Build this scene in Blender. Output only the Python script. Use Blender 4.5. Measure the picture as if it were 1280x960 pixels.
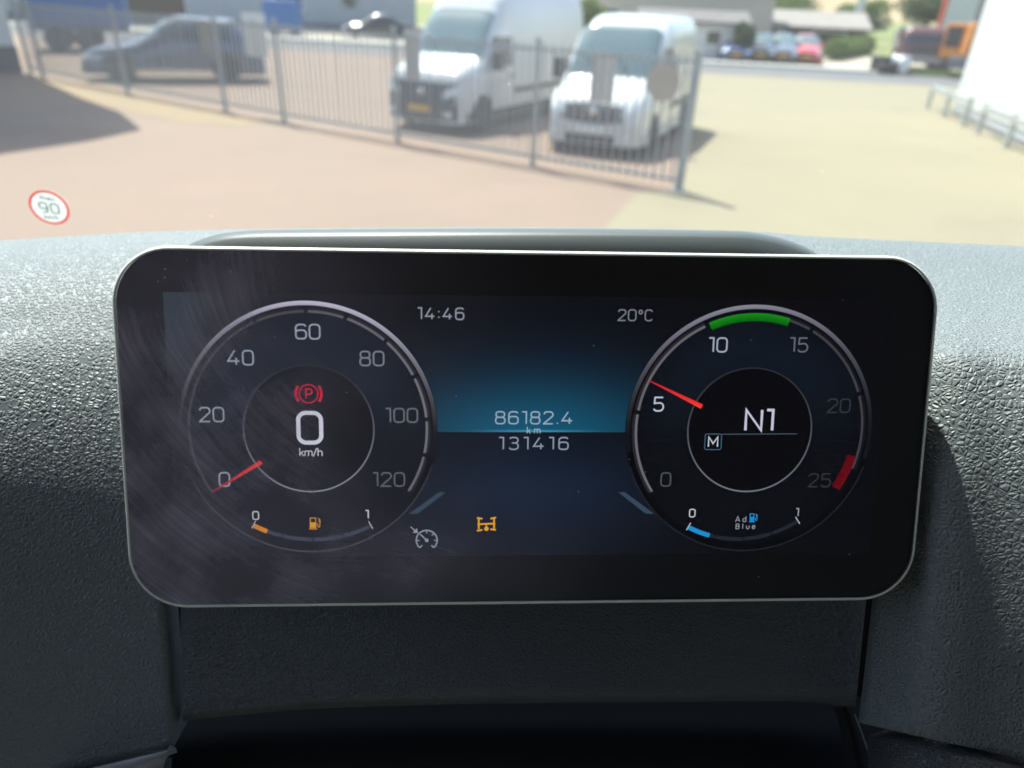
import bpy, bmesh, math, random
from mathutils import Vector, Matrix
random.seed(7)
R = math.radians
sc = bpy.context.scene
for o in list(bpy.data.objects): bpy.data.objects.remove(o)

# ------------------------------------------------------------------ camera
FPX = 887.0                       # focal length in pixels of the 1280 px wide photograph
PITCH, ROLL, CAMH = R(28.5), R(2.5), 2.6
_f = Vector((0, math.cos(PITCH), -math.sin(PITCH)))
_u = Vector((0, math.sin(PITCH), math.cos(PITCH)))
_r = Vector((1, 0, 0))
CR = math.cos(ROLL)*_r + math.sin(ROLL)*_u
CU = -math.sin(ROLL)*_r + math.cos(ROLL)*_u
CF = _f
CC = Vector((0, 0, CAMH))
cam = bpy.data.cameras.new('camera')
camo = bpy.data.objects.new('camera', cam)
sc.collection.objects.link(camo)
m = Matrix((CR, CU, -CF)).transposed().to_4x4(); m.translation = CC
camo.matrix_world = m
cam.sensor_width = 36.0
cam.lens = 36.0*FPX/1280
cam.clip_start = 0.02
cam.clip_end = 6000
cam.dof.use_dof = True
cam.dof.focus_distance = 0.336
cam.dof.aperture_fstop = cam.lens/3.8      # 3.8 mm entrance pupil
sc.camera = camo

# ------------------------------------------------------------------ light
SUN_A, SUN_E = R(32), R(61)                # left of straight ahead, height
world = bpy.data.worlds.new('World'); sc.world = world; world.use_nodes = True
wn = world.node_tree
bg = wn.nodes['Background']
sky = wn.nodes.new('ShaderNodeTexSky'); sky.sky_type = 'NISHITA'; sky.sun_disc = False
sky.sun_elevation = SUN_E; sky.sun_rotation = -SUN_A
sky.air_density = 1.0; sky.dust_density = 2.0
wn.links.new(sky.outputs[0], bg.inputs[0]); bg.inputs[1].default_value = 0.15
sun = bpy.data.lights.new('sun', 'SUN'); sun.energy = 4.5; sun.angle = R(0.53); sun.color = (1.0, 0.95, 0.87)
suno = bpy.data.objects.new('sun', sun); sc.collection.objects.link(suno)
SD = Vector((-math.sin(SUN_A)*math.cos(SUN_E), math.cos(SUN_A)*math.cos(SUN_E), math.sin(SUN_E)))
suno.rotation_euler = SD.to_track_quat('Z', 'Y').to_euler()
suno.location = (-6, 10, 20)
sc.view_settings.view_transform = 'Standard'; sc.view_settings.look = 'None'
sc.view_settings.gamma = 1.0; sc.view_settings.exposure = 1.1
sc.view_settings.use_curve_mapping = False
sc.cycles.max_bounces = 6; sc.cycles.diffuse_bounces = 3; sc.cycles.glossy_bounces = 3; sc.cycles.transparent_max_bounces = 12
sc.cycles.use_denoising = True
sc.cycles.sample_clamp_indirect = 6.0
sc.cycles.caustics_reflective = False; sc.cycles.caustics_refractive = False

# ------------------------------------------------------------------ pixel helpers (a pixel gives a direction; distance comes from what it touches)
def ray(px, py): return CF + CR*((px-640)/FPX) - CU*((py-480)/FPX)
def G(px, py, z=0.0):
    d = ray(px, py); t = (z-CC.z)/d.z; return CC + d*t
def P(px, py, depth): return CC + ray(px, py)*depth
def lerp(a, b, t): return a+(b-a)*t
def interp(knots, x):
    if x <= knots[0][0]: return knots[0][1]
    for (x0, y0), (x1, y1) in zip(knots, knots[1:]):
        if x <= x1: return lerp(y0, y1, (x-x0)/(x1-x0))
    return knots[-1][1]
def smooth_interp(knots, x):               # monotone cubic through the knots
    xs = [k[0] for k in knots]; ys = [k[1] for k in knots]; n = len(xs)
    if x <= xs[0]: return ys[0]
    if x >= xs[-1]: return ys[-1]
    s = [(ys[i+1]-ys[i])/(xs[i+1]-xs[i]) for i in range(n-1)]
    t = [s[0]]+[0 if s[i-1]*s[i] <= 0 else 2*s[i-1]*s[i]/(s[i-1]+s[i]) for i in range(1, n-1)]+[s[-1]]
    i = max(k for k in range(n-1) if xs[k] <= x)
    h = xs[i+1]-xs[i]; q = (x-xs[i])/h
    return ((1+2*q)*(1-q)**2*ys[i] + q*(1-q)**2*h*t[i] + q*q*(3-2*q)*ys[i+1] + q*q*(q-1)*h*t[i+1])
def sstep(a, b, x):
    t = max(0, min(1, (x-a)/(b-a))); return t*t*(3-2*t)

# ------------------------------------------------------------------ materials
MATS = {}
def nodes(name):
    m = bpy.data.materials.new(name); m.use_nodes = True
    nt = m.node_tree; return m, nt, nt.nodes['Principled BSDF']
def lnk(nt, a, b): nt.links.new(a, b)
def mat(name, col, rough=0.5, metal=0.0, spec=0.5, var=0.0, vscale=3.0, bump=0.0, bscale=60.0, coat=0.0, col2=None, bdist=0.002):
    if name in MATS: return MATS[name]
    m, nt, b = nodes(name)
    b.inputs['Base Color'].default_value = (*col, 1); b.inputs['Roughness'].default_value = rough
    b.inputs['Metallic'].default_value = metal; b.inputs['Specular IOR Level'].default_value = spec
    b.inputs['Coat Weight'].default_value = coat; b.inputs['Coat Roughness'].default_value = 0.06
    tc = nt.nodes.new('ShaderNodeTexCoord')
    if var or col2:
        n = nt.nodes.new('ShaderNodeTexNoise'); n.inputs['Scale'].default_value = vscale; n.inputs['Detail'].default_value = 6
        n.inputs['Roughness'].default_value = 0.6
        lnk(nt, tc.outputs['Object'], n.inputs['Vector'])
        r = nt.nodes.new('ShaderNodeValToRGB')
        c2 = col2 or tuple(c*(1-var) for c in col)
        r.color_ramp.elements[0].position = 0.32; r.color_ramp.elements[1].position = 0.68
        r.color_ramp.elements[0].color = (*c2, 1); r.color_ramp.elements[1].color = (*col, 1)
        lnk(nt, n.outputs['Fac'], r.inputs['Fac']); lnk(nt, r.outputs['Color'], b.inputs['Base Color'])
    if bump:
        n2 = nt.nodes.new('ShaderNodeTexNoise'); n2.inputs['Scale'].default_value = bscale; n2.inputs['Detail'].default_value = 4
        lnk(nt, tc.outputs['Object'], n2.inputs['Vector'])
        bp = nt.nodes.new('ShaderNodeBump'); bp.inputs['Strength'].default_value = bump; bp.inputs['Distance'].default_value = bdist
        lnk(nt, n2.outputs['Fac'], bp.inputs['Height']); lnk(nt, bp.outputs['Normal'], b.inputs['Normal'])
    MATS[name] = m; return m

def leather_mat(name, col, rough=0.47, scale=370, strength=0.55, dist=0.0011):
    m, nt, b = nodes(name)
    tc = nt.nodes.new('ShaderNodeTexCoord')
    nz = nt.nodes.new('ShaderNodeTexNoise'); nz.inputs['Scale'].default_value = 260; nz.inputs['Detail'].default_value = 3
    lnk(nt, tc.outputs['Object'], nz.inputs['Vector'])
    mx = nt.nodes.new('ShaderNodeMixRGB'); mx.blend_type = 'LINEAR_LIGHT'; mx.inputs[0].default_value = 0.0006
    lnk(nt, tc.outputs['Object'], mx.inputs[1]); lnk(nt, nz.outputs['Color'], mx.inputs[2])
    v1 = nt.nodes.new('ShaderNodeTexVoronoi'); v1.feature = 'DISTANCE_TO_EDGE'; v1.inputs['Scale'].default_value = scale
    v2 = nt.nodes.new('ShaderNodeTexVoronoi'); v2.feature = 'DISTANCE_TO_EDGE'; v2.inputs['Scale'].default_value = scale*0.47
    for v in (v1, v2): lnk(nt, mx.outputs[0], v.inputs['Vector'])
    def ramp(v, hi):
        q = nt.nodes.new('ShaderNodeMapRange'); q.interpolation_type = 'SMOOTHSTEP'
        q.inputs['From Min'].default_value = 0.0; q.inputs['From Max'].default_value = hi
        lnk(nt, v.outputs['Distance'], q.inputs['Value']); return q
    a1, a2 = ramp(v1, 0.26), ramp(v2, 0.10)
    mul = nt.nodes.new('ShaderNodeMath'); mul.operation = 'MULTIPLY'
    lnk(nt, a1.outputs[0], mul.inputs[0]); lnk(nt, a2.outputs[0], mul.inputs[1])
    ad = nt.nodes.new('ShaderNodeMath'); ad.operation = 'MULTIPLY_ADD'; ad.inputs[1].default_value = 0.10
    n3 = nt.nodes.new('ShaderNodeTexNoise'); n3.inputs['Scale'].default_value = 900
    lnk(nt, tc.outputs['Object'], n3.inputs['Vector'])
    lnk(nt, n3.outputs['Fac'], ad.inputs[0]); lnk(nt, mul.outputs[0], ad.inputs[2])
    bp = nt.nodes.new('ShaderNodeBump'); bp.inputs['Strength'].default_value = strength; bp.inputs['Distance'].default_value = dist
    lnk(nt, ad.outputs[0], bp.inputs['Height']); lnk(nt, bp.outputs['Normal'], b.inputs['Normal'])
    # faint uneven dust / hand polish
    n4 = nt.nodes.new('ShaderNodeTexNoise'); n4.inputs['Scale'].default_value = 9; n4.inputs['Detail'].default_value = 5
    lnk(nt, tc.outputs['Object'], n4.inputs['Vector'])
    rr = nt.nodes.new('ShaderNodeMapRange'); rr.inputs['To Min'].default_value = rough-0.06; rr.inputs['To Max'].default_value = rough+0.08
    lnk(nt, n4.outputs['Fac'], rr.inputs['Value']); lnk(nt, rr.outputs[0], b.inputs['Roughness'])
    cr = nt.nodes.new('ShaderNodeMixRGB'); cr.inputs[1].default_value = (*col, 1); cr.inputs[2].default_value = (*[c*1.25 for c in col], 1)
    lnk(nt, n4.outputs['Fac'], cr.inputs[0]); lnk(nt, cr.outputs[0], b.inputs['Base Color'])
    b.inputs['Specular IOR Level'].default_value = 0.6
    MATS[name] = m; return m

def emit_attr(name, strength=1.0):         # what a lit screen shows: emission read from the mesh's own colours
    m = bpy.data.materials.new(name); m.use_nodes = True; nt = m.node_tree; nt.nodes.clear()
    out = nt.nodes.new('ShaderNodeOutputMaterial'); e = nt.nodes.new('ShaderNodeEmission'); a = nt.nodes.new('ShaderNodeAttribute')
    a.attribute_name = 'Col'; e.inputs['Strength'].default_value = strength
    lnk(nt, a.outputs['Color'], e.inputs['Color']); lnk(nt, e.outputs[0], out.inputs['Surface'])
    MATS[name] = m; return m

def schlick(nt, f0=0.04):                  # reflectance of a thin pane, the same from both sides
    N = nt.nodes.new; g_ = N('ShaderNodeNewGeometry'); d = N('ShaderNodeVectorMath'); d.operation = 'DOT_PRODUCT'
    lnk(nt, g_.outputs['Incoming'], d.inputs[0]); lnk(nt, g_.outputs['Normal'], d.inputs[1])
    def mth(op, a, b=None):
        q = N('ShaderNodeMath'); q.operation = op
        for i, v in enumerate((a, b)):
            if v is None: continue
            if isinstance(v, (int, float)): q.inputs[i].default_value = v
            else: lnk(nt, v, q.inputs[i])
        return q.outputs[0]
    c = mth('SUBTRACT', 1.0, mth('ABSOLUTE', d.outputs['Value']))
    return mth('ADD', f0, mth('MULTIPLY', mth('POWER', c, 5.0), 1-f0))

# ------------------------------------------------------------------ mesh builder
class MB:
    def __init__(s): s.v = []; s.f = []; s.c = []; s.uv = None
    def add(s, vs, fs, col=None):
        n = len(s.v); s.v += [tuple(v) for v in vs]; s.f += [tuple(i+n for i in f) for f in fs]
        s.c += [col or (1, 1, 1)]*len(vs) if not isinstance(col, list) else col
        return s
    def box(s, lo, hi, M=None):
        x0, y0, z0 = lo; x1, y1, z1 = hi
        vs = [Vector(p) for p in ((x0,y0,z0),(x1,y0,z0),(x1,y1,z0),(x0,y1,z0),(x0,y0,z1),(x1,y0,z1),(x1,y1,z1),(x0,y1,z1))]
        if M is not None: vs = [M @ v for v in vs]
        return s.add(vs, [(0,3,2,1),(4,5,6,7),(0,1,5,4),(1,2,6,5),(2,3,7,6),(3,0,4,7)])
    def grid(s, rows, col=None, keep=None):
        nr, nc = len(rows), len(rows[0]); fs = []
        for i in range(nr-1):
            for j in range(nc-1):
                if keep is None or keep(i, j): fs.append((i*nc+j, i*nc+j+1, (i+1)*nc+j+1, (i+1)*nc+j))
        return s.add([p for r in rows for p in r], fs, col)
    def bar(s, a, b, w, h, up=Vector((0, 0, 1))):
        a, b = Vector(a), Vector(b); d = (b-a).normalized(); x = d.cross(up).normalized(); y = x.cross(d)
        vs = []
        for p in (a, b):
            for sx, sy in ((-1,-1),(1,-1),(1,1),(-1,1)): vs.append(p+x*sx*w/2+y*sy*h/2)
        return s.add(vs, [(0,1,2,3),(7,6,5,4),(0,4,5,1),(1,5,6,2),(2,6,7,3),(3,7,4,0)])
    def tube(s, pts, rad, n=8, cap=True):
        pts = [Vector(p) for p in pts]; rings = []
        rads = rad if isinstance(rad, (list, tuple)) else [rad]*len(pts)
        for i, p in enumerate(pts):
            d = (pts[min(i+1, len(pts)-1)]-pts[max(i-1, 0)]).normalized()
            ref = Vector((0, 0, 1)) if abs(d.z) < 0.9 else Vector((1, 0, 0))
            x = d.cross(ref).normalized(); y = x.cross(d)
            rings.append([p+(x*math.cos(2*math.pi*k/n)+y*math.sin(2*math.pi*k/n))*rads[i] for k in range(n)])
        vs = [q for r_ in rings for q in r_]; fs = []
        for i in range(len(pts)-1):
            for k in range(n): fs.append((i*n+k, i*n+(k+1) % n, (i+1)*n+(k+1) % n, (i+1)*n+k))
        if cap: fs += [tuple(range(n-1, -1, -1)), tuple((len(pts)-1)*n+k for k in range(n))]
        return s.add(vs, fs)
    def lathe(s, prof, n=24, M=None):      # prof of (radius, height along local Y)
        vs = []
        for r_, h in prof:
            for k in range(n):
                a = 2*math.pi*k/n; v = Vector((r_*math.cos(a), h, r_*math.sin(a))); vs.append(M @ v if M is not None else v)
        fs = []
        for i in range(len(prof)-1):
            for k in range(n): fs.append((i*n+k, i*n+(k+1) % n, (i+1)*n+(k+1) % n, (i+1)*n+k))
        if prof[0][0] > 1e-5: fs.append(tuple(range(n)))
        if prof[-1][0] > 1e-5: fs.append(tuple((len(prof)-1)*n+k for k in range(n-1, -1, -1)))
        return s.add(vs, fs)
    def prism(s, poly, h0, h1):            # poly of (x, y)
        n = len(poly)
        vs = [Vector((x, y, h0)) for x, y in poly]+[Vector((x, y, h1)) for x, y in poly]
        fs = [tuple(range(n-1, -1, -1)), tuple(range(n, 2*n))]+[(i, (i+1) % n, n+(i+1) % n, n+i) for i in range(n)]
        return s.add(vs, fs)
    def build(s, name, material, parent=None, smooth=False, bevel=0.0, colors=False, recalc=True):
        me = bpy.data.meshes.new(name); me.from_pydata(s.v, [], s.f); me.validate()
        if colors:
            at = me.color_attributes.new('Col', 'FLOAT_COLOR', 'POINT')
            for i, c in enumerate(s.c): at.data[i].color = (*c, 1)
        if recalc or bevel:
            bm = bmesh.new(); bm.from_mesh(me)
            if recalc: bmesh.ops.recalc_face_normals(bm, faces=bm.faces)
            bm.to_mesh(me); bm.free()
        if smooth:
            me.polygons.foreach_set('use_smooth', [True]*len(me.polygons))
        me.materials.append(material)
        o = bpy.data.objects.new(name, me); sc.collection.objects.link(o)
        if parent is not None: o.parent = parent
        if bevel:
            b = o.modifiers.new('bevel', 'BEVEL'); b.width = bevel; b.segments = 2; b.limit_method = 'ANGLE'
        return o
def tag(o, label, cat, group=None, kind=None):
    if label: o['label'] = label
    if cat: o['category'] = cat
    if group: o['group'] = group
    if kind: o['kind'] = kind
    return o
def struct(o): o['kind'] = 'structure'; return o
def empty(name, label, cat, M=None, group=None):
    o = bpy.data.objects.new(name, None); sc.collection.objects.link(o); o.empty_display_size = 0.1
    if M is not None: o.matrix_world = M
    return tag(o, label, cat, group)
def frame(loc, heading):                   # local x = backwards, so the front faces `heading` (radians from +X)
    return Matrix.Translation(loc) @ Matrix.Rotation(heading+math.pi, 4, 'Z')

# ================================================================== THE PLACE OUTSIDE
def ground_mat(name, c1, c2, stain, scale=0.35, bscale=25):
    m, nt, b = nodes(name)
    tc = nt.nodes.new('ShaderNodeTexCoord')
    n = nt.nodes.new('ShaderNodeTexNoise'); n.inputs['Scale'].default_value = scale; n.inputs['Detail'].default_value = 9; n.inputs['Roughness'].default_value = 0.62
    lnk(nt, tc.outputs['Object'], n.inputs['Vector'])
    r = nt.nodes.new('ShaderNodeValToRGB'); e = r.color_ramp.elements
    e[0].position = 0.25; e[0].color = (*stain, 1); e[1].position = 0.7; e[1].color = (*c1, 1)
    k = r.color_ramp.elements.new(0.42); k.color = (*c2, 1)
    lnk(nt, n.outputs['Fac'], r.inputs['Fac'])
    n2 = nt.nodes.new('ShaderNodeTexNoise'); n2.inputs['Scale'].default_value = bscale; n2.inputs['Detail'].default_value = 5
    lnk(nt, tc.outputs['Object'], n2.inputs['Vector'])
    mx = nt.nodes.new('ShaderNodeMixRGB'); mx.blend_type = 'OVERLAY'; mx.inputs[0].default_value = 0.35
    lnk(nt, r.outputs['Color'], mx.inputs[1]); lnk(nt, n2.outputs['Fac'], mx.inputs[2]); lnk(nt, mx.outputs[0], b.inputs['Base Color'])
    b.inputs['Roughness'].default_value = 0.85; b.inputs['Specular IOR Level'].default_value = 0.25
    bp = nt.nodes.new('ShaderNodeBump'); bp.inputs['Strength'].default_value = 0.4; bp.inputs['Distance'].default_value = 0.01
    lnk(nt, n2.outputs['Fac'], bp.inputs['Height']); lnk(nt, bp.outputs['Normal'], b.inputs['Normal'])
    MATS[name] = m; return m
pink = ground_mat('pink_concrete', (0.245, 0.172, 0.130), (0.222, 0.162, 0.125), (0.185, 0.142, 0.113))
beige = ground_mat('beige_concrete', (0.250, 0.216, 0.143), (0.232, 0.204, 0.139), (0.20, 0.178, 0.13))
asphalt = ground_mat('asphalt', (0.15, 0.15, 0.15), (0.13, 0.13, 0.135), (0.10, 0.10, 0.10), 0.6)
meadow = ground_mat('meadow', (0.20, 0.20, 0.08), (0.15, 0.18, 0.06), (0.25, 0.20, 0.10), 0.05, 3)

def sheet(name, pts, z, m):
    mb = MB(); mb.add([(x, y, z) for x, y in pts], [tuple(range(len(pts)))])
    return struct(mb.build(name, m))
sheet('ground', [(-3000, -200), (3000, -200), (3000, 4000), (-3000, 4000)], -0.012, meadow)
sheet('yard', [(-60, -40), (60, -40), (60, 29), (40, 30.0), (-10, 38.4), (-60, 47)], -0.004, pink)
g = lambda x, y: tuple(G(x, y)[:2])
sheet('yard_concrete', [g(700, 420), g(742, 300), g(795, 243), g(848, 236), (3.4, 16), (6.5, 35.2), (30, 31.4), (45, 10), (20, -6), (2, -6)], 0.0, beige)
sheet('silt_strip', [g(40, 92), g(120, 110), g(240, 134), g(330, 150), g(300, 158), g(225, 152), g(160, 138), g(100, 124)], 0.0, ground_mat('yellow_silt', (0.255, 0.190, 0.108), (0.24, 0.18, 0.115), (0.20, 0.15, 0.11), 1.2))
def road_y(x): return 36.0-0.17*x
sheet('road', [(-90, road_y(-90)), (90, road_y(90)), (90, road_y(90)+5.6), (-90, road_y(-90)+5.6)], 0.002, asphalt)
mb = MB(); mb.add([(-90, road_y(-90)+5.6, 0), (90, road_y(90)+5.6, 0), (90, road_y(90)+5.6, .12), (-90, road_y(-90)+5.6, .12),
                   (90, road_y(90)+7.2, .12), (-90, road_y(-90)+7.2, .12), (90, road_y(90)+7.2, -.02), (-90, road_y(-90)+7.2, -.02)], [(0,1,2,3), (3,2,4,5), (5,4,6,7)])
struct(mb.build('pavement', mat('paving', (0.42, 0.41, 0.38), 0.85, var=0.2, vscale=1.2)))
sheet('forecourt', [(-60, 50), (-6, 43.5), (10, 41.6), (28, 38.6), (26, 56), (-10, 75), (-60, 80)], 0.003, ground_mat('pale_gravel', (0.43, 0.38, 0.31), (0.38, 0.34, 0.28), (0.30, 0.27, 0.22), 0.5))

# ---- hills
def hill(name, cx, cy, rx, ry, h, m, seed):
    rnd = random.Random(seed); ph = [rnd.uniform(0, 6.28) for _ in range(6)]
    rows = []
    for i in range(41):
        v = -1+i/20; row = []
        for j in range(81):
            u = -1+j/40; d = max(0, 1-u*u)*max(0, 1-v*v)
            zz = h*d**0.8*(1+0.16*math.sin(7*u+ph[0])+0.1*math.sin(13*u+5*v+ph[1]))
            row.append((cx+u*rx, cy+v*ry, zz-0.6))
        rows.append(row)
    return struct(MB().grid(rows).build(name, m, smooth=True))
hill('field_hill', 210, 620, 420, 300, 16, mat('stubble_field', (0.36, 0.27, 0.15), 0.9, var=0.3, vscale=0.012), 1)
wood = mat('far_wood', (0.045, 0.075, 0.035), 0.9, var=0.55, vscale=0.06, bump=1.0, bscale=0.09, bdist=6)
hill('wooded_hill', 380, 1500, 1200, 500, 95, wood, 2)
hill('far_ridge', -700, 1700, 1300, 500, 110, wood, 3)

# ---- foliage
leafm = {}
def leaf_mat(name, c1, c2):
    m, nt, b = nodes(name)
    oi = nt.nodes.new('ShaderNodeTexCoord'); n = nt.nodes.new('ShaderNodeTexNoise'); n.inputs['Scale'].default_value = 2.2; n.inputs['Detail'].default_value = 3
    lnk(nt, oi.outputs['Object'], n.inputs['Vector'])
    r = nt.nodes.new('ShaderNodeValToRGB'); r.color_ramp.elements[0].position = .35; r.color_ramp.elements[1].position = .65
    r.color_ramp.elements[0].color = (*c1, 1); r.color_ramp.elements[1].color = (*c2, 1)
    lnk(nt, n.outputs['Fac'], r.inputs['Fac']); lnk(nt, r.outputs['Color'], b.inputs['Base Color'])
    b.inputs['Roughness'].default_value = 0.55
    out = [x for x in nt.nodes if x.type == 'OUTPUT_MATERIAL'][0]
    t = nt.nodes.new('ShaderNodeBsdfTranslucent'); lnk(nt, r.outputs['Color'], t.inputs['Color'])
    mx = nt.nodes.new('ShaderNodeMixShader'); mx.inputs[0].default_value = 0.35
    lnk(nt, b.outputs[0], mx.inputs[1]); lnk(nt, t.outputs[0], mx.inputs[2]); lnk(nt, mx.outputs[0], out.inputs['Surface'])
    return m
leafm['light'] = leaf_mat('leaf_light', (0.09, 0.15, 0.03), (0.16, 0.23, 0.05))
leafm['dark'] = leaf_mat('leaf_dark', (0.035, 0.07, 0.025), (0.07, 0.11, 0.035))
bark = mat('bark', (0.10, 0.075, 0.05), 0.9, var=0.4, vscale=8)
def foliage(name, part, lobes, size, n, m, parent, seed):
    rnd = random.Random(seed); mb = MB()
    for (c, r_) in lobes:
        for _ in range(n):
            d = Vector((rnd.gauss(0, 1), rnd.gauss(0, 1), rnd.gauss(0, 1))).normalized()*(rnd.random()**0.4)
            p = Vector(c)+Vector((d.x*r_[0], d.y*r_[1], d.z*r_[2]))
            if p.z < 0.02: continue
            a = Vector((rnd.gauss(0, 1), rnd.gauss(0, 1), rnd.gauss(0, 1))).normalized()
            b = a.cross(Vector((rnd.gauss(0, 1), rnd.gauss(0, 1), rnd.gauss(0, 1)))).normalized()
            s = size*rnd.uniform(0.6, 1.3)
            mb.add([p-a*s, p+b*s*.45, p+a*s, p-b*s*.45], [(0, 1, 2, 3)])
    return mb.build(part, m, parent, recalc=False)
def bush(name, label, loc, w, h, kind, seed, cat='bush', group=None, trunk=0.3, n=650, size=0.13):
    rnd = random.Random(seed)
    root = empty(name, label, cat, Matrix.Translation(loc), group)
    lobes = []
    for k in range(7):
        a = k*2.4; rr = w*0.28*(k/6)**0.5
        lobes.append(((math.cos(a)*rr, math.sin(a)*rr, trunk+(h-trunk)*rnd.uniform(0.35, 0.72)), (w*rnd.uniform(.22, .34), w*rnd.uniform(.22, .34), (h-trunk)*rnd.uniform(.26, .36))))
    foliage(name, 'crown', lobes, size, n, leafm[kind], root, seed)
    mb = MB(); mb.tube([(0, 0, 0), (.03, .02, h*.3), (0, 0, h*.62)], [w*.05+.03, w*.04+.02, .02], 7)
    for k in range(5):
        a = k*1.25+seed; mb.tube([(0, 0, h*.25), (math.cos(a)*w*.15, math.sin(a)*w*.15, h*.5), (math.cos(a)*w*.3, math.sin(a)*w*.3, h*.7)], [.05, .03, .012], 5)
    mb.build('trunk', bark, root, smooth=True)
    return root
def hedge(name, label, a, b, w, h, kind, seed):
    a, b = Vector(a), Vector(b); root = empty(name, label, 'hedge', Matrix.Translation(a))
    n = max(3, int((b-a).length/0.8)); d = (b-a); rnd = random.Random(seed); lobes = []
    for k in range(n):
        q = d*((k+.5)/n); lobes.append(((q.x, q.y, h*.52), (d.length/n*.75, w*.55, h*rnd.uniform(.46, .56))))
    foliage(name, 'foliage', lobes, 0.11, 420, leafm[kind], root, seed)
    mb = MB()
    for k in range(n):
        q = d*((k+.5)/n); mb.tube([(q.x, q.y, 0), (q.x, q.y, h*.6)], [.04, .02], 5)
    mb.build('stems', bark, root)
    return root

# ---- vehicles: a body lofted along its length, panes and lamps laid on that surface
class Body:
    def __init__(s, L, W, zb, top, plan, n=5.0, belt=1.0, ztop=1.5, tumble=0.12):
        s.L, s.W, s.zb, s.top, s.plan, s.n, s.belt, s.ztop, s.tum = L, W, zb, top, plan, n, belt, ztop, tumble
    def zt(s, x): return smooth_interp(s.top, x)
    def hw(s, x): return s.W/2*smooth_interp(s.plan, x)
    def tf(s, z): return 1-s.tum*max(0, min(1, (z-s.belt)/(s.ztop-s.belt)))**1.2 if z > s.belt else 1-0.03*max(0, (s.belt-z)/s.belt)**2
    def side(s, x, z):
        q = min(0.999, max(0, (z-s.zb)/(s.zt(x)-s.zb))); return s.hw(x)*(1-q**s.n)**(1/s.n)*s.tf(z)
    def topz(s, x, y):
        z = s.zt(x)
        for _ in range(3):
            q = min(0.995, abs(y)/(s.hw(x)*s.tf(z))); z = s.zb+(s.zt(x)-s.zb)*(1-q**s.n)**(1/s.n)
        return z
    def front(s, y, z, rear=False):
        lo, hi = 0.0, s.L*0.45
        for _ in range(30):
            mid = (lo+hi)/2; x = s.L-mid if rear else mid
            ok = s.zt(x) > z and s.side(x, z) >= abs(y)
            if ok: hi = mid
            else: lo = mid
        return s.L-hi if rear else hi
    def mesh(s):
        xs = []
        k = 0.0
        while k < s.L: xs.append(k); k += 0.03 if (k < 0.35 or k > s.L-.35) else 0.09
        xs.append(s.L); rows = []
        N = 40
        for x in xs:
            row = []
            for j in range(N+1):
                t = -1+2*j/N; ph = t*math.pi/2; sn, cs = math.sin(ph), max(0, math.cos(ph))
                z = s.zb+(s.zt(x)-s.zb)*cs**(2/s.n); y = s.hw(x)*abs(sn)**(2/s.n)*(1 if sn >= 0 else -1)*s.tf(z)
                row.append((x, y, z))
            rows.append(row)
        mb = MB().grid(rows)
        for r_ in (rows[0], rows[-1]): mb.add(r_, [tuple(range(len(r_)))])
        mb.add([rows[0][0], rows[0][-1], rows[-1][-1], rows[-1][0]], [(0, 1, 2, 3)])
        return mb
    def side_patch(s, sgn, xs, zlo, zhi, off=0.006, nz=8, nx=14):
        rows = []
        for i in range(nx+1):
            x = lerp(xs[0], xs[1], i/nx); lo = zlo(x) if callable(zlo) else zlo; hi = zhi(x) if callable(zhi) else zhi
            rows.append([(x, sgn*(s.side(x, lerp(lo, hi, j/nz))+off), lerp(lo, hi, j/nz)) for j in range(nz+1)])
        return MB().grid(rows)
    def top_patch(s, xs, yf, off=0.008, nx=12, ny=20):
        rows = []
        for i in range(nx+1):
            x = lerp(xs[0], xs[1], i/nx); w = yf(x) if callable(yf) else yf
            sl = (s.zt(x+.02)-s.zt(x-.02))/.04; nl = math.hypot(1, sl)
            rows.append([(x-off*sl/nl, lerp(-w, w, j/ny), s.topz(x, lerp(-w, w, j/ny))+off/nl) for j in range(ny+1)])
        return MB().grid(rows)
    def front_patch(s, ys, zs, off=0.01, ny=14, nz=8, rear=False):
        rows = []
        for j in range(nz+1):
            row = []
            for i in range(ny+1):
                y = lerp(ys[0], ys[1], i/ny); lo = zs[0](y) if callable(zs[0]) else zs[0]; hi = zs[1](y) if callable(zs[1]) else zs[1]
                z = lerp(lo, hi, j/nz); x = s.front(y, z, rear); row.append((x+(off if rear else -off), y, z))
            rows.append(row)
        return MB().grid(rows)
glass_dark = mat('vehicle_glass', (0.02, 0.03, 0.035), 0.06, spec=0.7, coat=0.3)
glass_tint = mat('windscreen_glass', (0.11, 0.17, 0.18), 0.08, spec=0.8, coat=0.5)
rubber = mat('rubber', (0.025, 0.025, 0.027), 0.8)
black_pl = mat('black_plastic', (0.04, 0.042, 0.045), 0.5)
lampm = mat('lamp_glass', (0.65, 0.68, 0.70), 0.12, spec=0.8, coat=0.5)
chrome = mat('chrome', (0.75, 0.76, 0.78), 0.12, metal=1.0)
alloy = mat('alloy', (0.45, 0.46, 0.48), 0.3, metal=0.8)
redlamp = mat('red_lamp', (0.35, 0.02, 0.02), 0.15, coat=0.5)
def wheel(parent, x, y, r, w, sgn):
    M = Matrix.Translation((x, y, r))
    t = MB().lathe([(r*.62, -w/2), (r*.93, -w/2), (r, -w*.35), (r, w*.35), (r*.93, w/2), (r*.62, w/2), (r*.60, 0)], 28, M).build('wheel', rubber, parent, smooth=True)
    o = sgn*w*.42
    mb = MB().lathe([(r*.63, o), (r*.58, o+sgn*.012), (r*.5, o-sgn*.03), (r*.16, o-sgn*.01), (r*.12, o+sgn*.015), (0, o+sgn*.018)], 24, M)
    rim = mb.build('rim', alloy, t, smooth=True); return t
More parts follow.
